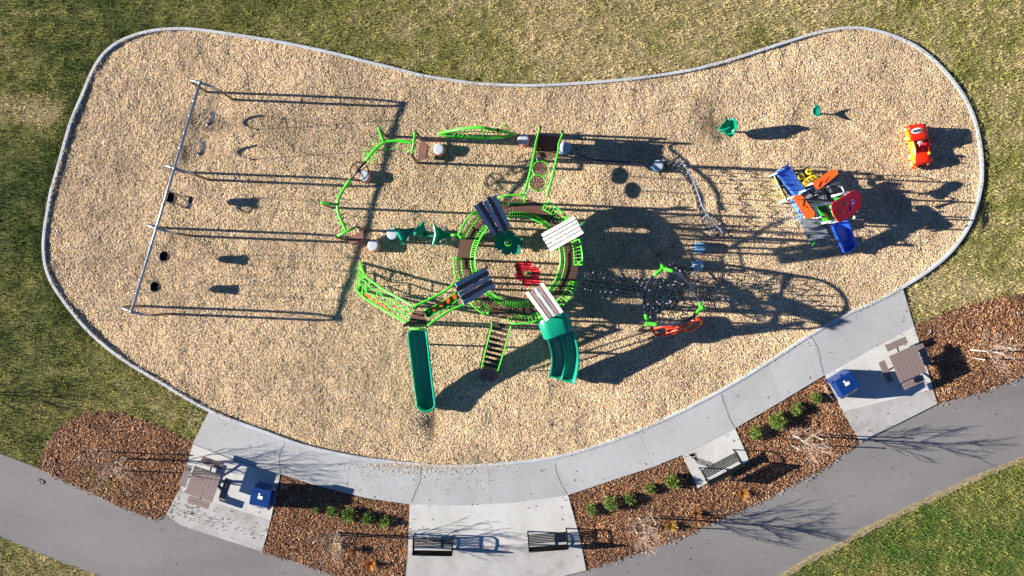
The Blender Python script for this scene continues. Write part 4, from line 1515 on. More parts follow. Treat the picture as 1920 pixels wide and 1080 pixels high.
for a in (.6, 2.17, 3.74, 5.31):
    MB().tube([wc + Vector((0, 0, .02)), wc + Vector((math.cos(a) * .35, math.sin(a) * .35, 0))], .02, 6).build('spoke', M['black'], wh)
MB().tube([wc, wc + Vector((0, 0, .4))], .06, 10).build('hub', M['black'], wh)
for x, y, a in ((708, 270, 1.0), (693, 286, .9), (700, 291, .9), (690, 296, .9), (728, 272, .2), (757, 275, -.1)):
    c = P(x, y, zc - .22)
    d = Vector((math.cos(a), math.sin(a), 0))
    n_ = Vector((-d.y, d.x, 0))
    MB().tube(rounded([c + d * .16 + n_ * .13 + Vector((0, 0, .2)), c - d * .16 + n_ * .13 + Vector((0, 0, .2)), c - d * .2 - n_ * .16 - Vector((0, 0, .1)), c + d * .2 - n_ * .16 - Vector((0, 0, .1))], .09), .017, 6, closed=True).build('hand_loop', M['lime'], root)
for x, y in ((656, 341), (648, 349), (641, 358), (636, 369), (633, 391), (636, 403), (640, 412), (645, 424)):
    c = P(x, y, zc - .03)
    dx, dy = x - 672, y - 385
    l = math.hypot(dx, dy)
    d = Vector((dx / l, -dy / l, 0))
    for s in (-1, 1):
        MB().tube([c, c + d * (.22 * s) + Vector((.03, -.03, -.06))], .02, 6).build('peg', M['lime'], root)
for tx, ty, ax, ay in ((709, 238, 720, 266), (601, 380, 632, 384)):
    t = P(tx, ty, 2.45)
    MB().tube([Vector((t.x, t.y, -.1)), t], .052, 10).build('post', M['post'], root)
    MB().tube(spline([t, lerp(t, P(ax, ay, zc), .5) + Vector((0, 0, .04)), P(ax, ay, zc)], 4), .055, 10).build('support_arm', M['lime'], root)
for (ax, ay, bx, by), pan in (((779, 246, 772, 291), [(798, 262, .55), (794, 278, .6), (790, 304, .45), (782, 300, .75), (792, 268, .9)]), ((630, 444, 668, 425), [(646, 447, .35), (658, 437, .5), (688, 432, .35), (684, 440, .3), (668, 446, .3)])):
    a_, b_ = P(ax, ay, zc + .15), P(bx, by, zc + .15)
    m = MB().tube([a_, b_], .05, 10)
    fr = m.build('end_frame', M['lime'], root)
    for q in (a_, b_):
        MB().tube([Vector((q.x, q.y, -.1)), q], .055, 10).lathe([(.06, q.z), (.06, q.z + .04), (.03, q.z + .07)], Vector((q.x, q.y, 0)), 10).build('post', M['post'], fr)
    zf = .42
    p0, p1 = Vector((a_.x, a_.y, zf)), Vector((b_.x, b_.y, zf))
    d = (p1 - p0).normalized()
    nrm = Vector((-d.y, d.x, 0))
    if nrm.x < 0:
        nrm = -nrm
    w = .34
    MB().slab([p0 + d * .05 + nrm * .02, p1 - d * .05 + nrm * .02, p1 - d * .18 + nrm * w, p0 + d * .18 + nrm * w], .05).build('standing_plate', M['panelbrown'], fr)
    MB().slab([p0 + d * .18 + nrm * w, p1 - d * .18 + nrm * w, p1 - d * .2 + nrm * (w + .04) - Vector((0, 0, .36)), p0 + d * .2 + nrm * (w + .04) - Vector((0, 0, .36))], .03).build('front_plate', M['panelbrown'], fr)

# ================================================================== EYE SHAPED ARCH CLIMBER (top centre)
ec = P(895, 262, 0)
root = thing('arch_climber', 'lime green eye shaped arch climber with cross bars above the red edged stepping stones', 'climber', (ec.x, ec.y, 0))
up = spline(XYZ([(824, 250, .35), (842, 246, .8), (865, 242, 1.15), (888, 239, 1.35), (905, 239.5, 1.38), (920, 242, 1.25), (942, 246, .85), (966, 251, .4)]), 5)
lo_ = spline(XYZ([(824, 250, .35), (838, 255, .32), (858, 257, .3), (880, 257.5, .3), (905, 259, .3), (925, 258, .3), (948, 255.5, .32), (966, 251, .4)]), 5)
MB().tube(up, .062, 10).build('arch_rail', M['lime'], root)
MB().tube(lo_, .055, 10).build('lower_rail', M['lime'], root)
for k in range(4, 33, 4):
    MB().tube([up[k], lo_[k]], .018, 6).build('rung', M['lime'], root)
mid1 = [lerp(up[k], lo_[k], .45) + Vector((0, .02, .02 * (k % 2))) for k in range(3, 33)]
MB().tube(mid1, .018, 6).build('cross_cable', M['lime'], root)
for pts in ([(860, 250, .6), (861, 258, .5), (876, 258, .5), (878, 247, .8)], [(938, 244, 1.0), (940, 234, 1.15), (951, 235, 1.1), (953, 244, .85)]):
    MB().tube(rounded(XYZ(pts), .12), .02, 6).build('hand_loop', M['lime'], root)
for k in (3, 33):
    q = up[k]
    MB().tube([Vector((q.x, q.y, -.1)), q], .05, 8).build('foot', M['blackpost'], root)
MB().tube([P(932, 243, 1.1), P(935.5, 244.5, 1.03)], .07, 10).build('clamp', M['blackpost'], root)

# ================================================================== STEPPING STONES
def stepper(x, y, z, kind, label, r=.225):
    c = P(x, y, z)
    root = thing('stepping_stone', label, 'stepping stone', (c.x, c.y, 0), 'round stepping stones')
    k5 = 1.2 if kind == 'red' else 1.12
    side = {'red': 'steporange', 'blue': 'stepblue', 'allblue': 'stepblue'}[kind]
    top = 'steptopblue' if kind == 'allblue' else 'stepgrey'
    MB().lathe([(r * k5, -.1), (r * k5, .04), (r * (1 + (k5 - 1) * .6), z * .5), (r * 1.06, z - .06), (r * .95, z - .03)], Vector((c.x, c.y, 0)), 28).build('base', M[side], root)
    MB().lathe([(r * .93, z - .035), (r * .98, z - .02), (r, z - .006), (r * .97, z), (r * .6, z + .004), (.001, z + .004)], Vector((c.x, c.y, 0)), 28).build('top', M[top], root)


for q in ((822.5, 279.5, .38, 'red', 'grey topped stepping stone with red rim beside the brown end plate of the overhead climber'),
          (981.5, 261.5, .34, 'red', 'red rimmed stepping stone between the green arch climber and the brown entry platform'),
          (683, 329.5, .32, 'red', 'red rimmed stepping stone under the black spinner wheel'),
          (699.5, 460, .38, 'red', 'red rimmed stepping stone below the leaf climber at the lower end frame'),
          (735.5, 438.5, .5, 'blue', 'pale grey stepping stone touching the first leaf of the leaf climber'),
          (1059.5, 276.5, .45, 'blue', 'stepping stone half in shade at the right of the brown entry platform'),
          (1234.5, 310, .35, 'blue', 'stepping stone at the right end of the dark balance beam'),
          (1314, 464, .34, 'allblue', 'blue topped stepping stone, upper of two right of the net tower'),
          (1310, 498, .34, 'blue', 'stepping stone striped by shadow, lower of two right of the net tower')):
    stepper(*q)

# ================================================================== BALANCE BEAM
bp = spline(XYZ([(1083, 288, .12), (1094, 293, .30), (1110, 299, .42), (1140, 302, .45), (1175, 304, .45), (1200, 306, .42), (1212, 312, .32), (1221, 319, .12)]), 6)
root = thing('balance_beam', 'dark navy curved balance beam lying low between two grey stepping stones', 'balance beam', tuple(P(1150, 303, 0)))
MB().tube(bp, .06, 12).build('beam', M['navytube'], root)
for k in (12, 28):
    q = bp[k]
    MB().tube([Vector((q.x, q.y, -.1)), q], .04, 8).build('foot', M['blackpost'], root)

# ================================================================== NET WALL (right of the balance beam)
ZN = 2.95
top = spline(XYZ([(1272, 293, ZN), (1279, 303, ZN), (1290, 319, ZN), (1301, 340, ZN - .02), (1309, 362, ZN - .03), (1316, 383, ZN - .03), (1326, 402, ZN - .02), (1342, 421, ZN), (1357, 437, ZN)]), 5)
bot = spline([Vector((P(1251, 310, 0).x, P(1251, 310, 0).y, .3))] + XYZ([(1272, 320, .3), (1291, 336, .3), (1302, 356, .3), (1308, 380, .3), (1314, 405, .3), (1322, 425, .3)]) + [Vector((P(1329, 440, 0).x, P(1329, 440, 0).y, .3))], 6)
root = thing('net_wall', 'rope net wall hung from a silver S curved pipe on two posts', 'climbing net', tuple(P(1295, 375, 0)))
M['dullpipe'] = mat('dull_grey_pipe', (0.20, 0.21, 0.25), 0.4, metal=0.4, var=0.2)
MB().tube(top, .038, 10).build('top_pipe', M['dullpipe'], root)
MB().tube(bot, .016, 6).build('bottom_rope', M['rope'], root)
for q in (top[0], top[-1]):
    MB().tube([Vector((q.x, q.y, -.1)), q], .065, 10).lathe([(.075, q.z - .03), (.08, q.z + .05), (.04, q.z + .1)], Vector((q.x, q.y, 0)), 10).build('post', M['blackpost'], root)


def at(pl, u):
    i = min(int(u * (len(pl) - 1)), len(pl) - 2)
    return lerp(pl[i], pl[i + 1], u * (len(pl) - 1) - i)


def Swall(u, v):
    return lerp(at(top, u), at(bot, u), v)


E, N = hexnet(Swall, 16, 6, skip_edge=True)
net_parts(E, N, root, .017, .06, .6)

# ================================================================== NET TOWER
ta, tb, tc_ = P(1243, 503, 1.98), P(1315, 577, 2.27), P(1214.5, 606, 1.87)
fa, fb, fc = P(1235, 477, .0), P(1342, 582, .0), P(1198, 621, .0)
root = thing('net_tower', 'three legged rope net tower with dark curved pipes and lime green corner joints', 'climbing net', tuple(P(1262, 560, 0)))
arcs = {'AB': spline([ta, P(1272, 513, 2.25), P(1295, 535, 2.36), P(1309, 560, 2.34), tb], 6), 'AC': spline([ta, P(1219, 525, 2.08), P(1209, 550, 2.1), P(1209, 580, 2.02), tc_], 6),
        'BC': spline([tb, P(1296, 597, 2.3), P(1272, 606, 2.22), P(1243, 609, 2.05), tc_], 6)}
for a_ in arcs.values():
    MB().tube(a_, .05, 10).build('curved_pipe', M['navytube'], root)
for t_, f_, nb_ in ((ta, fa, ('AB', 'AC')), (tb, fb, ('AB', 'BC')), (tc_, fc, ('AC', 'BC'))):
    MB().tube([f_ + Vector((0, 0, -.1)), lerp(f_, t_, .6), t_], .055, 10).build('leg', M['blackpost'], root)
    m = MB()
    for nme in nb_:
        a_ = arcs[nme]
        if (a_[0] - t_).length < (a_[-1] - t_).length:
            m.tube(a_[:5], .072, 10)
        else:
            m.tube(a_[-5:], .072, 10)
    m.tube([t_ + (t_ - f_).normalized() * .08, lerp(t_, f_, .22)], .075, 10)
    m.build('corner_joint', M['lime'], root)
loop = arcs['AB'] + arcs['BC'][1:] + arcs['AC'][::-1][1:-1]
cen = sum(loop, Vector()) / len(loop)
cen.z = 1.0


def Stow(u, v):
    k = u * len(loop)
    i = int(k) % len(loop)
    q = lerp(loop[i], loop[(i + 1) % len(loop)], k - int(k))
    w = .14 + .86 * (1 - v)
    p_ = cen + (q - cen) * w
    p_.z = cen.z + (q.z - cen.z) * (w ** 1.7)
    return p_


E, N = hexnet(Stow, 22, 4, periodic=True, skip_edge=False)
net_parts(E, N, root, .018, .06, .6)
# hanging net on the right side, from the AB pipe down to a ground rope
gnd = spline([P(1262, 494, .35), P(1295, 507, .25), P(1320, 530, .2), P(1336, 560, .2), P(1342, 582, .3)], 5)
ab = arcs['AB']


def Sside(u, v):
    q = lerp(at(ab, u), at(gnd, u), v)
    return q


E, N = hexnet(Sside, 10, 5, skip_edge=True)
net_parts(E, N, root, .017, .06, .6)
MB().tube(gnd, .022, 6).build('ground_rope', M['rope'], root)
# orange loop climber below the tower
oc2 = P(1270, 618, 0)
root = thing('loop_climber', 'orange climbing panel of bent loops leaning at the lower side of the net tower', 'climber', (oc2.x, oc2.y, 0))
for pts, rad in (([(1221, 617, 1.05), (1240, 612, 1.45), (1262, 612, 1.5), (1275, 616, 1.35), (1258, 621, 1.1), (1238, 628, .75), (1230, 629, .7)], .05),
                 ([(1249, 615, 1.4), (1264, 615, 1.45), (1276, 611, 1.55), (1277, 616, 1.3), (1262, 625, .9), (1252, 622, 1.0)], .045),
                 ([(1281, 618, 1.0), (1290, 609, 1.3), (1301, 601, 1.55), (1314, 597, 1.65), (1316, 605, 1.35), (1305, 613, 1.05), (1291, 620, .8)], .055)):
    MB().tube(rounded(XYZ(pts), .1, 3), rad, 8, closed=True, flat=1.5).build('loop', M['orangered'], root)
MB().tube(spline(XYZ([(1228, 628, .72), (1255, 627, .75), (1275, 622, .8), (1290, 619, .85)]), 4), .05, 8).build('lower_bar', M['orangered'], root)
for x, y, x2, y2, z in ((1230, 629, 1217, 634, .7), (1314, 603, 1338, 613, 1.2), (1262, 626, 1262, 634, .75)):
    MB().tube([P(x, y, z), P(x2, y2, -.05)], .035, 8).build('leg', M['blackpost'], root)

# ================================================================== TODDLER PLAYHOUSE (right)
tp = P(1535, 395, 0)
root = thing('toddler_play_unit', 'multicoloured toddler play unit with orange and red roofs, yellow dials and blue slide', 'play structure', (tp.x, tp.y, 0))


def plate(pts, th, name, mname, parent=root, rnd=0.0):
    q = [P(*w) for w in pts]
    if rnd:
        q = rounded(q, rnd, 5)
    return MB().slab(q, th).build(name, M[mname], parent)


def holed(pts, holes, th, name, mname, parent):
    """Flat plate with through holes, filled with triangles."""
    q = rounded([P(*w) for w in pts], .22, 5)
    nr = Vector((0, 0, 0))
    for i in range(len(q)):
        nr += q[i].cross(q[(i + 1) % len(q)])
    nr.normalize()
    if nr.z < 0:
        nr = -nr
    p0 = q[0]
    loops = [q]
    for hx, hy, rx, ry, ang in holes:
        c = P(hx, hy, 2.2)
        l = []
        for k in range(12):
            a = 2 * PI * k / 12
            x, y = math.cos(a) * rx, math.sin(a) * ry
            w = c + Vector((x * math.cos(ang) - y * math.sin(ang), x * math.sin(ang) + y * math.cos(ang), 0))
            w.z = p0.z - ((w.x - p0.x) * nr.x + (w.y - p0.y) * nr.y) / nr.z
            l.append(w)
        loops.append(l)
    bmm = bmesh.new()
    for off in (0, -th):
        edges = []
        for l in loops:
            vs_ = [bmm.verts.new(w + nr * off) for w in l]
            edges += [bmm.edges.new((vs_[i], vs_[(i + 1) % len(vs_)])) for i in range(len(vs_))]
        bmesh.ops.triangle_fill(bmm, edges=edges, use_beauty=True)
    bmm.verts.ensure_lookup_table()
    n = sum(len(l) for l in loops)
    o_ = 0
    for l in loops:
        for i in range(len(l)):
            j = (i + 1) % len(l)
            bmm.faces.new((bmm.verts[o_ + i], bmm.verts[o_ + j], bmm.verts[n + o_ + j], bmm.verts[n + o_ + i]))
        o_ += len(l)
    bmesh.ops.recalc_face_normals(bmm, faces=bmm.faces)
    bmm.verts.index_update()
    m = MB()
    m.add([v.co.copy() for v in bmm.verts], [tuple(v.index for v in f.verts) for f in bmm.faces])
    bmm.free()
    return m.build(name, M[mname], parent)


redroof = holed([(1557.5, 382, 2.56), (1604, 355, 2.25), (1614, 364, 2.18), (1616, 391, 2.15), (1575, 419, 2.43), (1563, 404, 2.52)],
                [(1581.5, 381.5, .07, .15, .9), (1598.5, 378.5, .07, .10, .2), (1594, 391, .08, .13, .1), (1576.5, 398, .07, .11, .1)], .06, 'red_roof', 'red', root)
oa = plate([(1522.5, 343, 1.95), (1533.5, 357, 2.0), (1573, 325, 2.12), (1567, 318, 2.08), (1559, 317.5, 2.05)], .07, 'orange_roof', 'orange', root, .16)
ob = plate([(1485.5, 368, 2.0), (1502, 363.5, 2.05), (1528, 400, 2.3), (1526.5, 406, 2.3), (1511, 411, 2.25)], .07, 'orange_roof', 'orange', root, .16)
# swirl grooves raised on the orange roofs
for base, z in (([(1531, 350), (1537, 340), (1546, 341), (1553, 332), (1562, 330)], 2.05), ([(1492, 373), (1500, 375), (1503, 386), (1512, 388), (1518, 400)], 2.2)):
    MB().tube(spline([P(x, y, z) for x, y in base], 5), .022, 5).build('roof_rib', M['orange'], oa if base[0][0] > 1510 else ob)
for a_, b_, z0, z1, m_ in (((1598, 362), (1604, 394), .15, .95, 'blue'), ((1560, 384), (1572, 412), .6, 1.5, 'greenpanel'), ((1490, 374), (1512, 403), .1, 1.0, 'lightblue'), ((1549, 352), (1578, 346), .2, 1.2, 'darkgrey'), ((1556, 352), (1566, 370), .4, 1.2, 'darkgrey')):
    p_, q_ = P(*a_, z1), P(*b_, z1)
    MB().slab([Vector((p_.x, p_.y, z0)), Vector((q_.x, q_.y, z0)), q_, p_], .03).build('wall_panel', M[m_], root)
# posts
for x, y, z in ((1524, 344, 1.95), (1566, 322, 2.0), (1490, 368, 2.0), (1522, 404, 2.2), (1563, 388, 2.3), (1600, 360, 2.2), (1607, 396, 2.1), (1576, 414, 2.1), (1456, 325, 1.25), (1476, 376, 1.3), (1510, 357, 1.9), (1549, 405, 1.6)):
    q = P(x, y, z - .07)
    MB().tube([Vector((q.x, q.y, -.1)), q], .035, 8).build('post', M['white'], root)
# blue stair and bubble panel
bp_ = plate([(1455, 326, 1.05), (1479, 309, 1.0), (1512, 357, 1.0), (1491, 369, 1.05)], .05, 'blue_panel', 'lightblue', root)
g = MB()
for i in range(9):
    for j in range(15):
        u, v = (i + .5) / 9, (j + .5) / 15
        a_ = lerp(P(1458, 327, 1.055), P(1478, 311, 1.005), u)
        b_ = lerp(P(1490, 366, 1.055), P(1509, 356, 1.005), u)
        g.box(lerp(a_, b_, v) + Vector((0, 0, .01)), (.03, .03, .02), .5)
o = g.build('tread_studs', M['blue'], bp_)
o['kind'] = 'stuff'
for a_, b_ in (((1453.5, 325), (1470, 346.5)), ((1471, 348), (1488, 370))):
    MB().slab([P(a_[0], a_[1], .92), P(a_[0] + 5, a_[1] - 4, .92), P(b_[0] + 5, b_[1] - 4, .92), P(*b_, .92)], .35).build('step_riser', M['blue'], bp_)
MB().tube(XYZ([(1454, 323, 1.12), (1479, 307.5, 1.12)]), .03, 8).build('panel_rail', M['lightblue'], bp_)
MB().tube(XYZ([(1492, 369, 1.15), (1508, 359, 1.2), (1525, 351, 1.2)]), .035, 8).build('panel_rail', M['lightblue'], bp_)
# low coloured side panel facing the net wall
sp_ = plate([(1452, 329, 1.0), (1474, 374, 1.0), (1478, 374, .15), (1459, 332, .15)], .04, 'side_panel', 'palepanel', root)
for x, y, z, m_ in ((1457, 340, .8, 'yellow'), (1464, 353, .75, 'orange'), (1470, 365, .8, 'yellow'), (1461, 346, .45, 'lightblue')):
    c = P(x, y, z)
    MB().lathe([(.1, -.02), (.1, .03), (.05, .04)], c, 14).build('panel_shape', M[m_], sp_)
# yellow dials and noughts-and-crosses drum panel
for x, y in ((1502.5, 331), (1517, 321.5)):
    c = P(x, y, 1.15)
    d = MB().lathe([(.06, -.05), (.135, -.03), (.145, .0), (.135, .03), (.06, .03), (.05, .0), (.001, .0)], c, 20).build('dial', M['yellow'], root)
    MB().lathe([(.035, 0), (.035, .06), (.01, .07)], c, 10).build('dial_knob', M['darkgrey'], d)
dr = MB()
c0, c1_ = P(1508, 346, 1.35), P(1533, 331, 1.35)
ax = (c1_ - c0).normalized()
drum = plate([(1505.5, 345, 1.25), (1510, 338, 1.3), (1524, 329, 1.35), (1533, 329, 1.35), (1534.5, 335, 1.3), (1521, 346, 1.25), (1511, 351.5, 1.22)], .16, 'drum_panel', 'yellow', root, .1)
for k in range(4):
    q = lerp(P(1511, 344, 1.31), P(1531, 333, 1.37), k / 3)
    n_ = Vector((-ax.y, ax.x, 0))
    MB().tube([q - n_ * .14, q + n_ * .14], .016, 5).build('drum_line', M['darkgrey'], drum)
MB().tube([P(1510, 346, 1.33), P(1532, 335, 1.38)], .016, 5).build('drum_line', M['darkgrey'], drum)
# decks
plate([(1484, 330, .55), (1515, 312, .55), (1538, 345, .55), (1506, 365, .55)], .05, 'deck', 'darkgrey')
dk2 = plate([(1507, 368, .85), (1530, 352, .85), (1562, 372, .85), (1553, 398, .85), (1530, 406, .85), (1515, 385, .85)], .05, 'deck', 'darkgrey')
for i in range(5):
    for j in range(3):
        c = lerp(lerp(P(1524, 358, .86), P(1548, 366, .86), i / 4), lerp(P(1529, 366, .86), P(1549, 374, .86), i / 4), j / 2)
        o = MB().box(c, (.055, .035, .02), .3).build('deck_stud', M['stepgrey'], dk2)
plate([(1507, 362, .9), (1518, 360, .9), (1527, 371, .9), (1512, 374, .9)], .04, 'ramp_plate', 'greyplastic')
# green activity panel between white bars, next to the slide
gp = plate([(1531, 386, 1.75), (1551, 380, 1.75), (1565, 412, 1.75), (1545, 417, 1.75)], .05, 'green_panel', 'greenpanel')
plate([(1540, 388, 1.77), (1548, 386, 1.77), (1558, 406, 1.77), (1551, 409, 1.77)], .01, 'panel_window', 'darkgrey', gp)
MB().tube(spline(XYZ([(1545, 401, 1.8), (1550, 404, 1.82), (1553, 411, 1.82)]), 5), .05, 8).tube(XYZ([(1545, 398, 1.8), (1552, 412, 1.8)]), .03, 6).build('panel_shape', M['yellow'], gp)
MB().tube(XYZ([(1537, 389, 1.79), (1552, 409, 1.79)]), .025, 6).build('panel_shape', M['lime_dark'], gp)
for a_, b_ in (((1525, 386), (1560, 380)), ((1541, 418.5), (1568, 413.5)), ((1559, 368), (1592, 360))):
    MB().tube(XYZ([(*a_, 1.82), (*b_, 1.82)]), .042, 8).build('white_bar', M['white'], root)
plate([(1563, 371, 1.7), (1582, 364, 1.7), (1584, 368, 1.7), (1567, 376, 1.7)], .05, 'panel_piece', 'greenpanel')
MB().tube(spline(XYZ([(1572, 349, 1.3), (1578, 351, 1.75), (1582, 358, 1.8), (1583, 364, 1.3)]), 6), .03, 8).build('hoop', M['white'], root)
MB().tube(spline(XYZ([(1551, 351, 1.5), (1562, 346, 1.55), (1576, 342, 1.5)]), 5), .025, 6).build('hoop', M['galv'], root)
MB().tube(spline(XYZ([(1482, 314, 1.3), (1510, 313, 1.5), (1545, 314, 1.6), (1562, 320, 1.7)]), 6), .018, 6).build('cable', M['blackpost'], root)
plate([(1492, 380, 1.0), (1501, 388, 1.0), (1504, 408, .8), (1496, 402, .8)], .04, 'blue_edge_panel', 'lightblue')
MB().tube(spline(XYZ([(1491, 407, .9), (1500, 410, .95), (1503, 404, 1.0)]), 5), .025, 6).build('hand_loop', M['lightblue'], root)
# grey climbing steps
for pts in ([(1503, 411, .72), (1541, 411, .72), (1543, 421, .68), (1511, 431, .66)], [(1512, 433, .45), (1538, 425, .45), (1549, 428, .45), (1552, 438, .42), (1515, 438, .42)], [(1515, 440, .25), (1554, 440, .25), (1556, 447, .22), (1517, 448, .22)]):
    plate(pts, .10, 'grey_step', 'greyplastic')
plate([(1501, 412, .7), (1504, 411, .7), (1518, 448, .18), (1515, 449, .18)], .3, 'step_side', 'greyplastic')
# blue slide
sp = spline(XYZ([(1570, 417, 1.0), (1573, 424, .92), (1578, 437, .66), (1584, 452, .36), (1589, 463, .24)]), 6)
bs = MB().sweep(sp, lambda t: slide_sec(.74 - .08 * t, .28)).build('blue_slide', M['blue'], root)
lipc = P(1589, 463, .22)
td = (sp[-1] - sp[-2]).normalized()
td.z = 0
td.normalize()
tn = Vector((td.y, -td.x, 0))
m = MB()
arc_ = [lipc + tn * (math.cos(q) * .29) + td * (math.sin(q) * .17) for q in [PI * k / 10 for k in range(11)]]
m.tube([q + Vector((0, 0, .15)) for q in arc_], .05, 8)
m.slab([q + Vector((0, 0, .02)) for q in arc_], .06)
m.build('slide_lip', M['blue'], bs)
# small leaf flag beside the steps
MB().tube(XYZ([(1515, 452, .5), (1530, 447.5, .55)]), .03, 8).tube(XYZ([(1530, 447.5, .55), (1528, 450, .0)]), .025, 6).build('flag_bar', M['white'], root)
plate([(1529, 449, .5), (1528, 457, .45), (1521, 463, .3), (1521, 457, .4)], .03, 'flag_leaf', 'greenpanel', root, .05)
MB().tube(XYZ([(1601, 410, 1.9), (1603, 405, 1.95)]), .05, 8).build('post_cap', M['white'], root)

# ================================================================== TOY CAR
cc = P(1720, 275, 0)
root = thing('toy_car', 'bright red and yellow ride in play car with a black and white roof badge', 'play car', (cc.x, cc.y, 0))


def carslab(pts, th, name, mname, parent=root, rnd=.1):
    return MB().slab(rounded(XYZ(pts), rnd, 4), th).build(name, M[mname], parent)


def loft(rings, name, mname, parent=root, cap=True):
    m = MB()
    n = len(rings[0])
    vs = [q for r_ in rings for q in r_]
    fs = []
    for i in range(len(rings) - 1):
        for k in range(n):
            l = (k + 1) % n
            fs.append((i * n + k, i * n + l, (i + 1) * n + l, (i + 1) * n + k))
    fs += [tuple(range(n)), tuple(range((len(rings) - 1) * n, len(rings) * n))]
    m.add(vs, fs, True)
    return m.build(name, M[mname], parent)


def quadring(pts, z, rnd):
    return rounded([P(x, y, z) for x, y in pts], rnd, 4)


# cab: lower tub and roof
roof = loft([quadring([(1699.5, 236), (1735, 231.5), (1742, 260), (1708, 266)], .66, .12), quadring([(1700.5, 234.5), (1735.5, 231), (1741.5, 259), (1709.5, 265)], .76, .14), quadring([(1704, 238), (1732.5, 235), (1737.5, 257), (1712, 261)], .80, .16)], 'roof', 'carred')
for x, y in ((1703, 237), (1732, 234), (1739, 257), (1711, 262)):
    q = P(x, y, .68)
    MB().tube([Vector((q.x, q.y, .25)), q], .035, 8).build('pillar', M['carred'], root)
loft([quadring([(1700, 238), (1730, 236), (1739, 262), (1712, 266)], .12, .08), quadring([(1700, 237), (1732, 235), (1740, 262), (1711, 267)], .36, .08)], 'rear_body', 'carred')
hood = loft([quadring([(1713.5, 287), (1740.5, 284), (1744, 305), (1711, 312)], .12, .1), quadring([(1714, 287), (1742, 284), (1747, 305), (1712, 313)], .40, .12), quadring([(1717, 291), (1742.5, 288), (1746, 302), (1717, 308)], .48, .12)], 'hood', 'carred')
loft([quadring([(1709, 311), (1745, 304), (1746, 309), (1711, 316.5)], .14, .05), quadring([(1709, 310), (1745.5, 303), (1747, 309), (1711, 317)], .27, .05)], 'bumper', 'carred')
carslab([(1711, 264), (1737, 262), (1741, 287), (1716, 290)], .06, 'floor', 'red', root, .04)
# curved yellow side
side = [P(1699, 248, .3), P(1703.5, 262, .34), P(1708, 275, .36), P(1711, 292, .34), P(1709, 310, .3)]
side2 = [P(1704, 247, .5), P(1711, 262, .46), P(1717, 280, .42), P(1716, 296, .46), P(1712.5, 311, .40)]
side, side2 = spline(side, 4), spline(side2, 4)
m = MB()
n = len(side)
low = [Vector((q.x + .03, q.y, .1)) for q in side]
vs = low + side + side2
m.add(vs, [(j * n + k, j * n + k + 1, (j + 1) * n + k + 1, (j + 1) * n + k) for j in range(2) for k in range(n - 1)], True)
m.build('side_panel', M['caryellow'], root)
rs = spline([P(1741, 256, .42), P(1742.5, 272, .36), P(1746, 290, .40)], 4)
m = MB()
low = [Vector((q.x - .01, q.y, .1)) for q in rs]
n = len(rs)
m.add(low + rs + [q + Vector((-.06, 0, 0)) for q in rs], [(j * n + k, j * n + k + 1, (j + 1) * n + k + 1, (j + 1) * n + k) for j in range(2) for k in range(n - 1)], True)
m.build('side_panel', M['carred'], root)
for x, y in ((1700, 242), (1703, 259), (1708, 294), (1711, 308)):
    c = P(x, y, .14)
    m = MB()
    m.tube([c + Vector((-.06, .01, 0)), c + Vector((.1, -.015, 0))], .12, 18)
    wv = m.build('wheel', M['caryellow'], root)
    MB().tube([c + Vector((-.075, .012, 0)), c + Vector((-.05, .01, 0))], .07, 12).build('hub', M['white'], wv)
for x, y in ((1736, 246), (1743, 297)):
    c = P(x, y, .14)
    MB().tube([c + Vector((-.06, .01, 0)), c + Vector((.03, -.01, 0))], .12, 18).build('wheel', M['caryellow'], root)
c = P(1725, 267.5, .58)
wh = MB().tube([c + Vector((math.cos(a) * .085, math.sin(a) * .035, math.sin(a) * .08)) for a in [2 * PI * k / 16 for k in range(16)]], .022, 6, closed=True).build('steering_wheel', M['white'], root)
MB().tube([c, c + Vector((.01, -.14, -.08))], .018, 6).box(c, (.15, .025, .025)).build('steering_column', M['white'], wh)
MB().slab(XYZ([(1714, 268, .33), (1737, 266, .33), (1738, 272, .33), (1715, 274, .33)]), .12).build('seat', M['red'], root)
c = P(1742.5, 287, .5)
MB().lathe([(.05, -.06), (.07, -.02), (.05, .05), (.01, .07)], c, 12).build('mirror', M['caryellow'], root)
for x, y in ((1718, 312), (1740, 307)):
    MB().lathe([(.05, -.04), (.055, 0), (.02, .03)], P(x, y, .36), 12).build('headlight', M['caryellow'], root)
bc = P(1719.5, 245, .82)
ba = R(12)
badge = MB().lathe([(.235, -.03), (.235, -.005), (.22, 0), (.001, .0)], bc, 28, 1.0, .50, ba).build('roof_badge', M['white'], roof)
for k in range(6):
    u = -.15 + .06 * k
    c = bc + Vector((math.cos(ba) * u, math.sin(ba) * u, .004))
    for w in (-1, 1):
        MB().box(c + Vector((-math.sin(ba), math.cos(ba), 0)) * (.032 * w), (.034, .045, .008), ba + .55).build('badge_letter', M['black'], badge)
MB().box(bc + Vector((0, 0, .004)), (.40, .016, .009), ba).build('badge_bar', M['mauve'], badge)
# shadow spikes come from small fins at the far side
for x, y in ((1742, 262), (1744, 270), (1747, 300)):
    MB().tube([P(x, y, .36), P(x + 1, y, .58)], .03, 6, radii=[.04, .01]).build('side_fin', M['carred'], root)

# ================================================================== SPRING RIDER AND POD SEAT (top right)
sc_ = P(1372, 246, 0)
root = thing('spinning_seat', 'teal leaf shaped seat with a tall curled back near the upper right', 'play seat', (sc_.x, sc_.y, 0))
c0 = P(1376, 247, 0)
MB().tube([c0 + Vector((0, 0, -.1)), c0 + Vector((0, 0, .22))], .04, 10).build('stem', M['blackpost'], root)


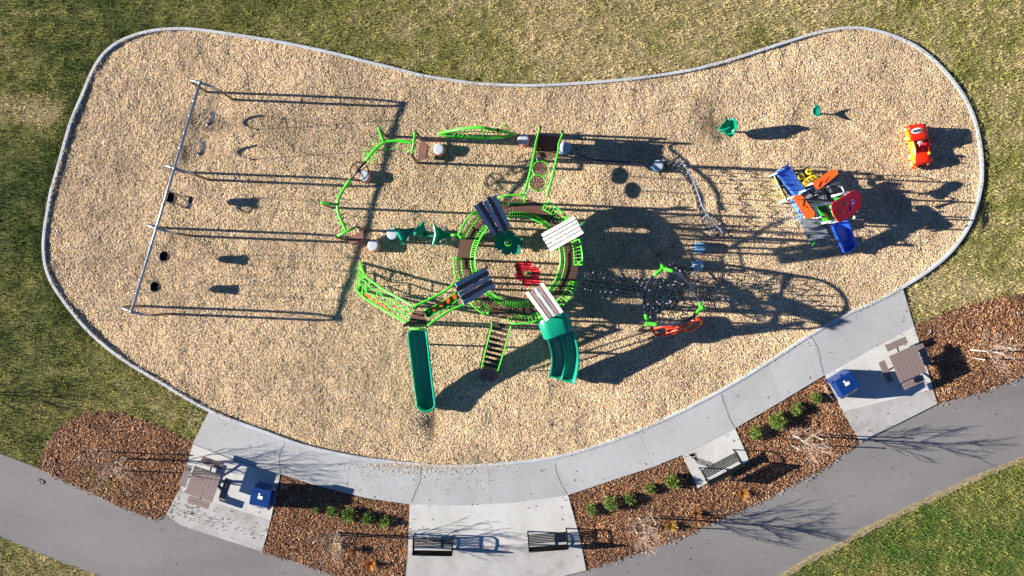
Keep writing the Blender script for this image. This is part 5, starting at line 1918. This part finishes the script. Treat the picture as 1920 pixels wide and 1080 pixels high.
def shell(rows, th, name, mname, parent):
    """Open curved shell of a grid of points with thickness."""
    nr, nc = len(rows), len(rows[0])
    vs = [q for r_ in rows for q in r_]
    nv = len(vs)
    fs = [(i * nc + j, i * nc + j + 1, (i + 1) * nc + j + 1, (i + 1) * nc + j) for i in range(nr - 1) for j in range(nc - 1)]
    low = [q + Vector((0, 0, -th)) for q in vs]
    fs2 = [tuple(a + nv for a in reversed(f)) for f in fs]
    bd = [i for i in range(nc)] + [i * nc + nc - 1 for i in range(1, nr)] + [(nr - 1) * nc + j for j in range(nc - 2, -1, -1)] + [i * nc for i in range(nr - 2, 0, -1)]
    fs3 = [(bd[k], nv + bd[k], nv + bd[(k + 1) % len(bd)], bd[(k + 1) % len(bd)]) for k in range(len(bd))]
    return MB().add(vs + low, fs + fs2 + fs3, True).build(name, M[mname], parent)


rows = []
for (x0, y0, z0), (x1, y1, z1), (x2, y2, z2) in (((1346, 241, .55), (1352, 246, .45), (1361, 253, .55)), ((1352, 234, .75), (1362, 243, .36), (1366, 255, .45)), ((1360, 226, .9), (1369, 242, .30), (1371, 257, .42)),
                                                 ((1369, 221, 1.0), (1376, 240, .40), (1375, 256, .55)), ((1379, 223, 1.15), (1381, 238, .75), (1376, 251, .75)), ((1384, 229, 1.15), (1384, 237, .95), (1379, 245, .9))):
    a_, b_, c_ = P(x0, y0, z0), P(x1, y1, z1), P(x2, y2, z2)
    rows.append([a_ * (1 - t) ** 2 + (b_ * 2 - (a_ + c_) * .5) * (2 * t * (1 - t)) + c_ * t * t for t in [k / 8 for k in range(9)]])
shell(rows, .04, 'leaf_shell', 'teal', root)
MB().tube(spline(XYZ([(1348, 243, .58), (1358, 243, .66), (1370, 238, .72)]), 4), .03, 7).build('seat_ridge', M['teal'], root)
MB().tube(spline(XYZ([(1362, 252, .4), (1372, 250, .8), (1378, 244, 1.0)]), 5), .02, 6).build('grip', M['teal'], root)
for x, y in ((1362, 222), (1377, 222)):
    MB().tube(XYZ([(x, y + 6, .85), (x, y - 1, 1.0)]), .025, 6).build('handle', M['blackpost'], root)
sc_ = P(1533, 213, 0)
root = thing('pod_seat', 'small oval teal pod seat on a thin stem, second from the upper right car', 'play seat', (sc_.x, sc_.y, 0))
root['label'] = 'small oval teal pod seat on a thin stem near the top right curb'
c0 = P(1534, 213, 0)
MB().tube([c0 + Vector((0, 0, -.1)), c0 + Vector((0, 0, .28))], .035, 10).build('stem', M['blackpost'], root)
c = P(1530, 209.5, .3)
rows = []
for i in range(9):
    v = -1 + i * .25
    row = []
    for j in range(9):
        u = -1 + j * .25
        uu, vv = u * math.sqrt(max(0, 1 - v * v / 2)), v * math.sqrt(max(0, 1 - u * u / 2))
        row.append(c + Vector((uu * .165, vv * .24, .03 + .22 * abs(vv) ** 2.2 + .05 * uu * uu)))
    rows.append(row)
shell(rows, .035, 'pod_shell', 'teal', root)


# ================================================================== BENCHES
def bench():
    root = thing('park_bench', '', 'bench', (0, 0, 0), 'black slatted park benches')
    Lh = .80
    for s in (-1, 1):
        x = s * Lh
        m = MB()
        m.tube(spline([Vector((x, -.30, -.02)), Vector((x, -.27, .40)), Vector((x, -.36, .86))], 5), .028, 6)
        m.tube(spline([Vector((x, .27, -.02)), Vector((x, .26, .42)), Vector((x, .22, .62)), Vector((x, .0, .66)), Vector((x, -.30, .63))], 5), .028, 6)
        m.tube([Vector((x, -.28, .41)), Vector((x, .26, .42))], .026, 6)
        m.build('end_frame', M['black'], root)
    for k in range(6):
        y = -.12 + k * .066
        MB().box((0, y, .435 + .02 * abs(k - 2.5) / 3), (2 * Lh, .046, .022)).build('seat_slat', M['black'], root)
    for k in range(6):
        t = k / 5
        MB().box((0, lerp(-.285, -.365, t), lerp(.50, .84, t)), (2 * Lh, .026, .058)).build('back_slat', M['black'], root)
    MB().tube([Vector((-Lh, -.37, .875)), Vector((Lh, -.37, .875))], .026, 6).build('top_rail', M['black'], root)
    return root


b0 = bench()
spots = [((812, 1019, .45), -1.0, 'black slatted bench on the middle pad, left one crossed by thin tree shadow'), ((1027, 1010, .45), 4.5, 'black slatted bench on the middle pad, right one next to the mulch'),
         ((1352, 874, .45), 28.0, 'black slatted bench alone on the small square pad among the mulch')]
for i, (pp, rot, lab) in enumerate(spots):
    loc = P(*pp)
    loc.z = .045
    if i == 0:
        b0.location = loc
        b0.rotation_euler = (0, 0, R(rot))
        b0['label'] = lab
    else:
        dup(b0, loc, R(rot), lab)


# ================================================================== PICNIC TABLES
def picnic():
    root = thing('picnic_table', '', 'picnic table', (0, 0, 0), 'square picnic tables')
    H = 1.18 / 2
    n = 7
    w = 2 * H / n
    tt = MB().box((0, 0, .70), (1.0, .08, .04)).box((0, 0, .70), (.08, 1.0, .04)).build('table_frame', M['black'], root)
    for k in range(n):
        MB().box((-H + w * (k + .5), 0, .735 + random.uniform(-.003, .003)), (w - .012, 2 * H + random.uniform(-.006, .006), .038)).build('table_plank', M['wood'], root)
    for a in range(4):
        m3 = Matrix.Rotation(a * PI / 2, 3, 'Z')
        for k in (0, 1):
            MB().box(m3 @ Vector((0, .86 + (k - .5) * .145, .445)), (.92, .133, .04), a * PI / 2).build('seat_plank', M['wood'], root)
        MB().tube([m3 @ Vector((0, .1, .12)), m3 @ Vector((0, .5, .30)), m3 @ Vector((0, .86, .42))], .032, 8).build('seat_arm', M['black'], root)
    MB().tube([Vector((0, 0, -.02)), Vector((0, 0, .7))], .07, 12).lathe([(.22, 0), (.22, .02), (.08, .04)], Vector((0, 0, 0)), 16).build('pedestal', M['black'], root)
    return root


t0 = picnic()
for i, (pp, rot, lab) in enumerate((((1697, 681, .5), 24, 'brown square picnic table with attached benches on the right hand pad'), ((385, 905, .5), -19, 'weathered square picnic table streaked by twig shadows on the left hand pad'))):
    loc = P(*pp)
    loc.z = .045
    if i == 0:
        t0.location = loc
        t0.rotation_euler = (0, 0, R(rot))
        t0['label'] = lab
    else:
        dup(t0, loc, R(rot), lab)


# ================================================================== LITTER BINS
def bin_(loc_px, rot, label):
    lid = P(*loc_px, 1.17)
    loc = Vector((lid.x, lid.y, .045))
    root = thing('litter_bin', label, 'bin', tuple(loc), 'blue litter bins')
    m3 = Matrix.Rotation(R(rot), 3, 'Z')

    def q(x, y, z):
        return loc + m3 @ Vector((x, y, z))
    W, D, Hh = .36, .33, 1.10
    m = MB()
    bx = [q(-W, D, 0), q(W, D, 0), q(W, -D - .22, 0), q(-W, -D - .22, 0), q(-W, D, Hh), q(W, D, Hh), q(W, -D, Hh), q(-W, -D, Hh), q(-W, -D - .24, .55), q(W, -D - .24, .55)]
    m.add(bx, [(0, 1, 2, 3), (4, 5, 6, 7), (0, 1, 5, 4), (0, 3, 8, 7, 4), (1, 2, 9, 6, 5), (3, 2, 9, 8)])
    m.build('body', M['binblue'], root)
    MB().slab([q(-W + .03, -D - .02, Hh - .06), q(W - .03, -D - .02, Hh - .06), q(W - .03, -D - .255, .56), q(-W + .03, -D - .255, .56)], .015).build('front_panel', M['bingrey'], root)
    MB().slab([q(-.12, -D - .15, .81), q(.12, -D - .15, .81), q(.12, -D - .18, .74), q(-.12, -D - .18, .74)], .012).build('chute_slot', M['black'], root)
    lidq = rounded([q(-W - .03, D + .03, Hh + .05), q(W + .03, D + .03, Hh + .05), q(W + .03, -D - .03, Hh + .02), q(-W - .03, -D - .03, Hh + .02)], .05, 3)
    ld = MB().slab(lidq, .05).build('lid', M['binblue'], root)
    MB().slab([q(-.10, -.06, Hh + .048), q(.10, -.06, Hh + .048), q(.10, .07, Hh + .053), q(-.10, .07, Hh + .053)], .01).build('lid_label', M['white'], ld)
    MB().lathe([(.04, 0), (.04, .01), (.001, .012)], q(-.06, .13, Hh + .042), 10).build('lid_mark', M['white'], ld)
    MB().slab([q(-.06, .09, Hh + .0525), q(-.02, .09, Hh + .0525), q(-.04, .2, Hh + .056)], .006).build('lid_mark', M['white'], ld)
    for s in (-1, 1):
        MB().box(q(s * (W + .045), D - .06, .4), (.06, .1, .8), R(rot)).build('mounting_bracket', M['binblue'], root)
    MB().box(q(.0, D + .06, 1.0), (.14, .08, .06), R(rot)).build('hinge', M['binblue'], root)
    return root


bin_((1588.5, 719.5), 32, 'blue litter bin on the right hand pad, left of the picnic table')
bin_((488, 933), -13, 'blue litter bin with a white lid label beside the left hand picnic table')


# ================================================================== SHRUBS
def shrub_mesh(seed):
    g = np.random.default_rng(seed)
    n = 900
    d = g.normal(size=(n, 3))
    d /= np.linalg.norm(d, axis=1)[:, None]
    d[:, 2] = np.abs(d[:, 2]) * 1.0 - .15
    lump = 1 + .22 * np.sin(d[:, 0] * 5 + seed) * np.cos(d[:, 1] * 6 + seed * 2) + .12 * np.sin(d[:, 2] * 9 + seed)
    r = (.08 + .19 * g.random(n) ** .5) * lump
    c = d * r[:, None] * np.array([1, 1, .95])
    c[:, 2] += .10
    s = g.uniform(.03, .06, n)
    t = d + g.normal(0, .5, (n, 3))
    t /= np.linalg.norm(t, axis=1)[:, None]
    b = np.cross(t, g.normal(size=(n, 3)))
    b /= np.linalg.norm(b, axis=1)[:, None]
    vs = np.stack([c - b * (s * .35)[:, None], c + b * (s * .35)[:, None], c + t * (s * 1.5)[:, None]], 1).reshape(-1, 3)
    col = np.array([.095, .165, .022])[None] * g.uniform(.55, 1.7, (n, 1)) * np.array([1, 1, 1])[None]
    yel = g.random(n) < .25
    col[yel] = np.array([.22, .25, .04]) * g.uniform(.7, 1.3, (yel.sum(), 1))
    return vs, np.arange(n * 3).reshape(-1, 3), np.repeat(col, 3, axis=0)


SHRUBS = [((590, 957), .6, 'small dark shrub at the edge of the bin shadow, leftmost of its row'), ((622, 960), .95, 'round green shrub second from the left in the lower left bed'),
          ((654, 966), 1.1, 'widest round green shrub, third from the left in the lower left bed'), ((689, 973), .95, 'tall narrow green shrub, fourth in the lower left bed'), ((722, 979), .9, 'round green shrub nearest the middle pad in the lower left bed'),
          ((1110, 956), 1.0, 'green shrub nearest the middle pad in the bed right of it'), ((1147, 944), 1.05, 'green shrub second from the middle pad in the middle bed'), ((1181, 936), 1.05, 'green shrub in the centre of the row of five in the middle bed'),
          ((1219, 917), .95, 'green shrub fourth from the middle pad in the middle bed'), ((1263, 902), 1.05, 'green shrub nearest the small bench pad on its left'), ((1419, 811), .95, 'yellow green shrub just right of the small bench pad'),
          ((1459, 789), 1.1, 'green shrub second from the small bench pad on its right'), ((1494, 767), 1.0, 'green shrub third from the small bench pad on its right'), ((1532, 746), 1.0, 'green shrub closest to the right hand blue bin')]
for i, ((x, y), s, lab) in enumerate(SHRUBS):
    loc = P(x, y, .2)
    loc.z = .03
    root = thing('shrub', lab, 'shrub', tuple(loc), 'small evergreen shrubs in the mulch')
    vs, fs, cs = shrub_mesh(i + 3)
    s *= random.uniform(.82, 1.15)
    o = np_mesh('foliage', vs * np.array([s * random.uniform(.9, 1.12), s * random.uniform(.9, 1.12), s]), fs, cs, M['leaf'], 3)
    o.parent = root
    MB().tube([loc + Vector((0, 0, -.05)), loc + Vector((0, 0, .2))], .02, 6).build('stem', M['bark'], root)


# dry perennials
def tuft(x, y, r, col, label, n=160, seed=1):
    g = np.random.default_rng(seed)
    loc = P(x, y, .1)
    loc.z = .03
    a = g.uniform(0, 2 * PI, n)
    rr = r * g.random(n) ** .6
    h = g.uniform(.12, .38, n)
    bs_ = np.stack([np.cos(a) * rr * .25, np.sin(a) * rr * .25, np.zeros(n)], 1)
    tp_ = np.stack([np.cos(a) * rr, np.sin(a) * rr, h], 1)
    sd_ = np.stack([-np.sin(a), np.cos(a), np.zeros(n)], 1) * .012
    vs = np.stack([bs_ - sd_, bs_ + sd_, tp_], 1).reshape(-1, 3)
    o = np_mesh('dry_plant', vs, np.arange(n * 3).reshape(-1, 3), np.repeat(np.array(col)[None] * g.uniform(.6, 1.4, (n, 1)), 3, axis=0), M['leaf'], 3)
    o.location = loc
    tag(o, label, 'plant', 'withered plants in the mulch')


tuft(624, 1018, .5, (.40, .26, .10), 'straw coloured withered plant in the lower left bed near the asphalt', 200, 4)
tuft(694, 1058, .35, (.58, .24, .06), 'orange withered plant low in the bed left of the middle pad', 160, 5)
tuft(668, 1030, .3, (.22, .12, .07), 'dark brown withered plant between two dry plants left of the middle pad', 160, 6)
tuft(1258, 986, .33, (.52, .33, .06), 'golden withered plant in the middle bed under a bare tree', 160, 7)
tuft(1306, 964, .28, (.45, .22, .06), 'orange brown withered plant beside a bare tree shadow in the middle bed', 140, 8)
tuft(1393, 925, .30, (.55, .28, .06), 'yellow orange withered plant below the small bench pad', 140, 9)


# ================================================================== BARE TREES
def bare_tree(base, label, H=3.3, seed=1, lean=(0, 0), dens=1.0, col='bark', name='bare_tree', spread=1.0, pale=True):
    g = random.Random(seed)
    loc = P(*base)
    loc.z = .03
    root = thing(name, label, 'tree', tuple(loc), 'young leafless trees')
    tr, cr = MB(), MB()

    def grow(p, d, L, r, lvl):
        n = 4
        pts, rad = [p.copy()], [r]
        q = p.copy()
        dd = d.copy()
        for k in range(n):
            dd = (dd + Vector((g.uniform(-1, 1), g.uniform(-1, 1), g.uniform(-.3, .8))) * (.10 + .05 * lvl)).normalized()
            q = q + dd * (L / n)
            pts.append(q.copy())
            rad.append(max(.0065, r * (1 - .62 * (k + 1) / n)))
        (tr if lvl == 0 else cr).tube(pts, r, 6 if lvl == 0 else 4 if lvl == 1 else 3, radii=rad, caps=False)
        if lvl >= 3:
            return
        if lvl == 0:
            for k in range(int(10 * dens)):
                t = .32 + .68 * k / (10 * dens)
                i = min(int(t * n), n - 1)
                s = lerp(pts[i], pts[i + 1], t * n - i)
                a = k * 2.4 + g.uniform(-.4, .4)
                e = g.uniform(.75, 1.25)
                grow(s, Vector((math.cos(a) * spread, math.sin(a) * spread, e)).normalized(), H * g.uniform(.28, .42) * (1.15 - .5 * t), r * (.48 - .2 * t), 1)
        else:
            m_ = int((6 if lvl == 1 else 4) * dens)
            for k in range(m_):
                t = .2 + .78 * k / max(1, m_ - 1)
                i = min(int(t * n), n - 1)
                s = lerp(pts[i], pts[min(i + 1, n)], min(1, t * n - i))
                a = g.uniform(0, 2 * PI)
                w = (dd + Vector((math.cos(a), math.sin(a), g.uniform(0, .5))) * g.uniform(.5, .9)).normalized()
                grow(s, w, L * g.uniform(.35, .55), max(.0085, r * .45), lvl + 1)
    grow(loc + Vector((0, 0, -.05)), Vector((lean[0], lean[1], 1)).normalized(), H * .78, .042 if H > 2.4 else .03, 0)
    t = tr.build('trunk', M['bark'], root)
    cr.build('crown', M['twig'], root)
    return root


bare_tree((1820, 656), 'bare tree with pale trunk in the right hand mulch bed', 3.4, 11, (.10, .0))
bare_tree((1487, 817), 'bare tree with white leaning trunk left of the right pad', 3.3, 12, (.10, -.02))
bare_tree((1198, 970), 'bare tree by the asphalt in the middle bed, throwing a dense twig shadow', 3.3, 13, (.04, -.05), 1.25)
bare_tree((236, 860), 'small bare tree in the rounded left mulch bed', 3.3, 14, (.0, .0), 1.15)
bare_tree((634, 998), 'bare tree in the bed left of the middle pad', 2.9, 15, (.0, .0), 1.1)
bare_tree((-160, 733), 'bare tree standing on the turf just off the left side', 2.9, 16, (.0, .0), 1.0)
for i, (x, y, h, tx, ty, lab) in enumerate(((1866, 649, 1.3, 6, -1, 'wooden tree stake above the pale trunk in the right bed'), (1823, 671, 1.1, -12, 8, 'wooden tree stake below the pale trunk in the right bed'), (1521, 814, 1.5, 9, 2, 'wooden tree stake above the leaning white trunk'),
                                            (1481, 833, 1.4, 8, 4, 'wooden tree stake below the leaning white trunk'), (1221, 967, 1.4, 4, 3, 'wooden tree stake right of the tree by the asphalt'), (1187, 985, 1.4, 4, 3, 'wooden tree stake left of the tree by the asphalt'),
                                            (177, 846, 1.5, -3, 2, 'wooden tree stake left of the tree in the rounded bed'), (600, 1002, 1.4, -3, 2, 'wooden tree stake left of the tree beside the lower left shrubs'), (232, 882, 1.3, -3, 2, 'wooden tree stake below the tree in the rounded bed'))):
    q = P(x, y, 0)
    root = thing('tree_stake', lab, 'stake', tuple(q), 'stakes tied to the young trees')
    t = Vector((q.x, q.y, h))
    MB().tube([q + Vector((0, 0, -.1)), t], .026, 7).build('pole', M['stake'], root)
    MB().lathe([(.03, h - .04), (.034, h), (.02, h + .02)], q, 8).build('stake_cap', M['white'], root)

# stick lying by the right hand bin and a twig on the asphalt
st = P(1556, 735, .12)
o = MB().tube(XYZ([(1545, 722, .10), (1553, 738, .12), (1565, 751, .08)]), .022, 6).build('stick', M['stake'], None, st)
tag(o, 'pale grey stick lying in the mulch beside the right hand blue bin', 'stick')
for i, (a_, b_, lab) in enumerate((((70, 898), (76, 908), 'short dark twig curled on the asphalt near the left edge'), ((1745, 618), (1739, 628), 'pale splinter of wood on top of the right mulch bed'), ((1822, 575), (1838, 581), 'dark dead branch lying in the right mulch bed'))):
    c = P(*a_, 0)
    o = MB().tube(spline([P(*a_, .03), P((a_[0] + b_[0]) / 2 + 3, (a_[1] + b_[1]) / 2, .05), P(*b_, .03)], 4), .018, 5).build('twig', M['stake' if i == 1 else 'blackpost'], None, c)
    tag(o, lab, 'twig')
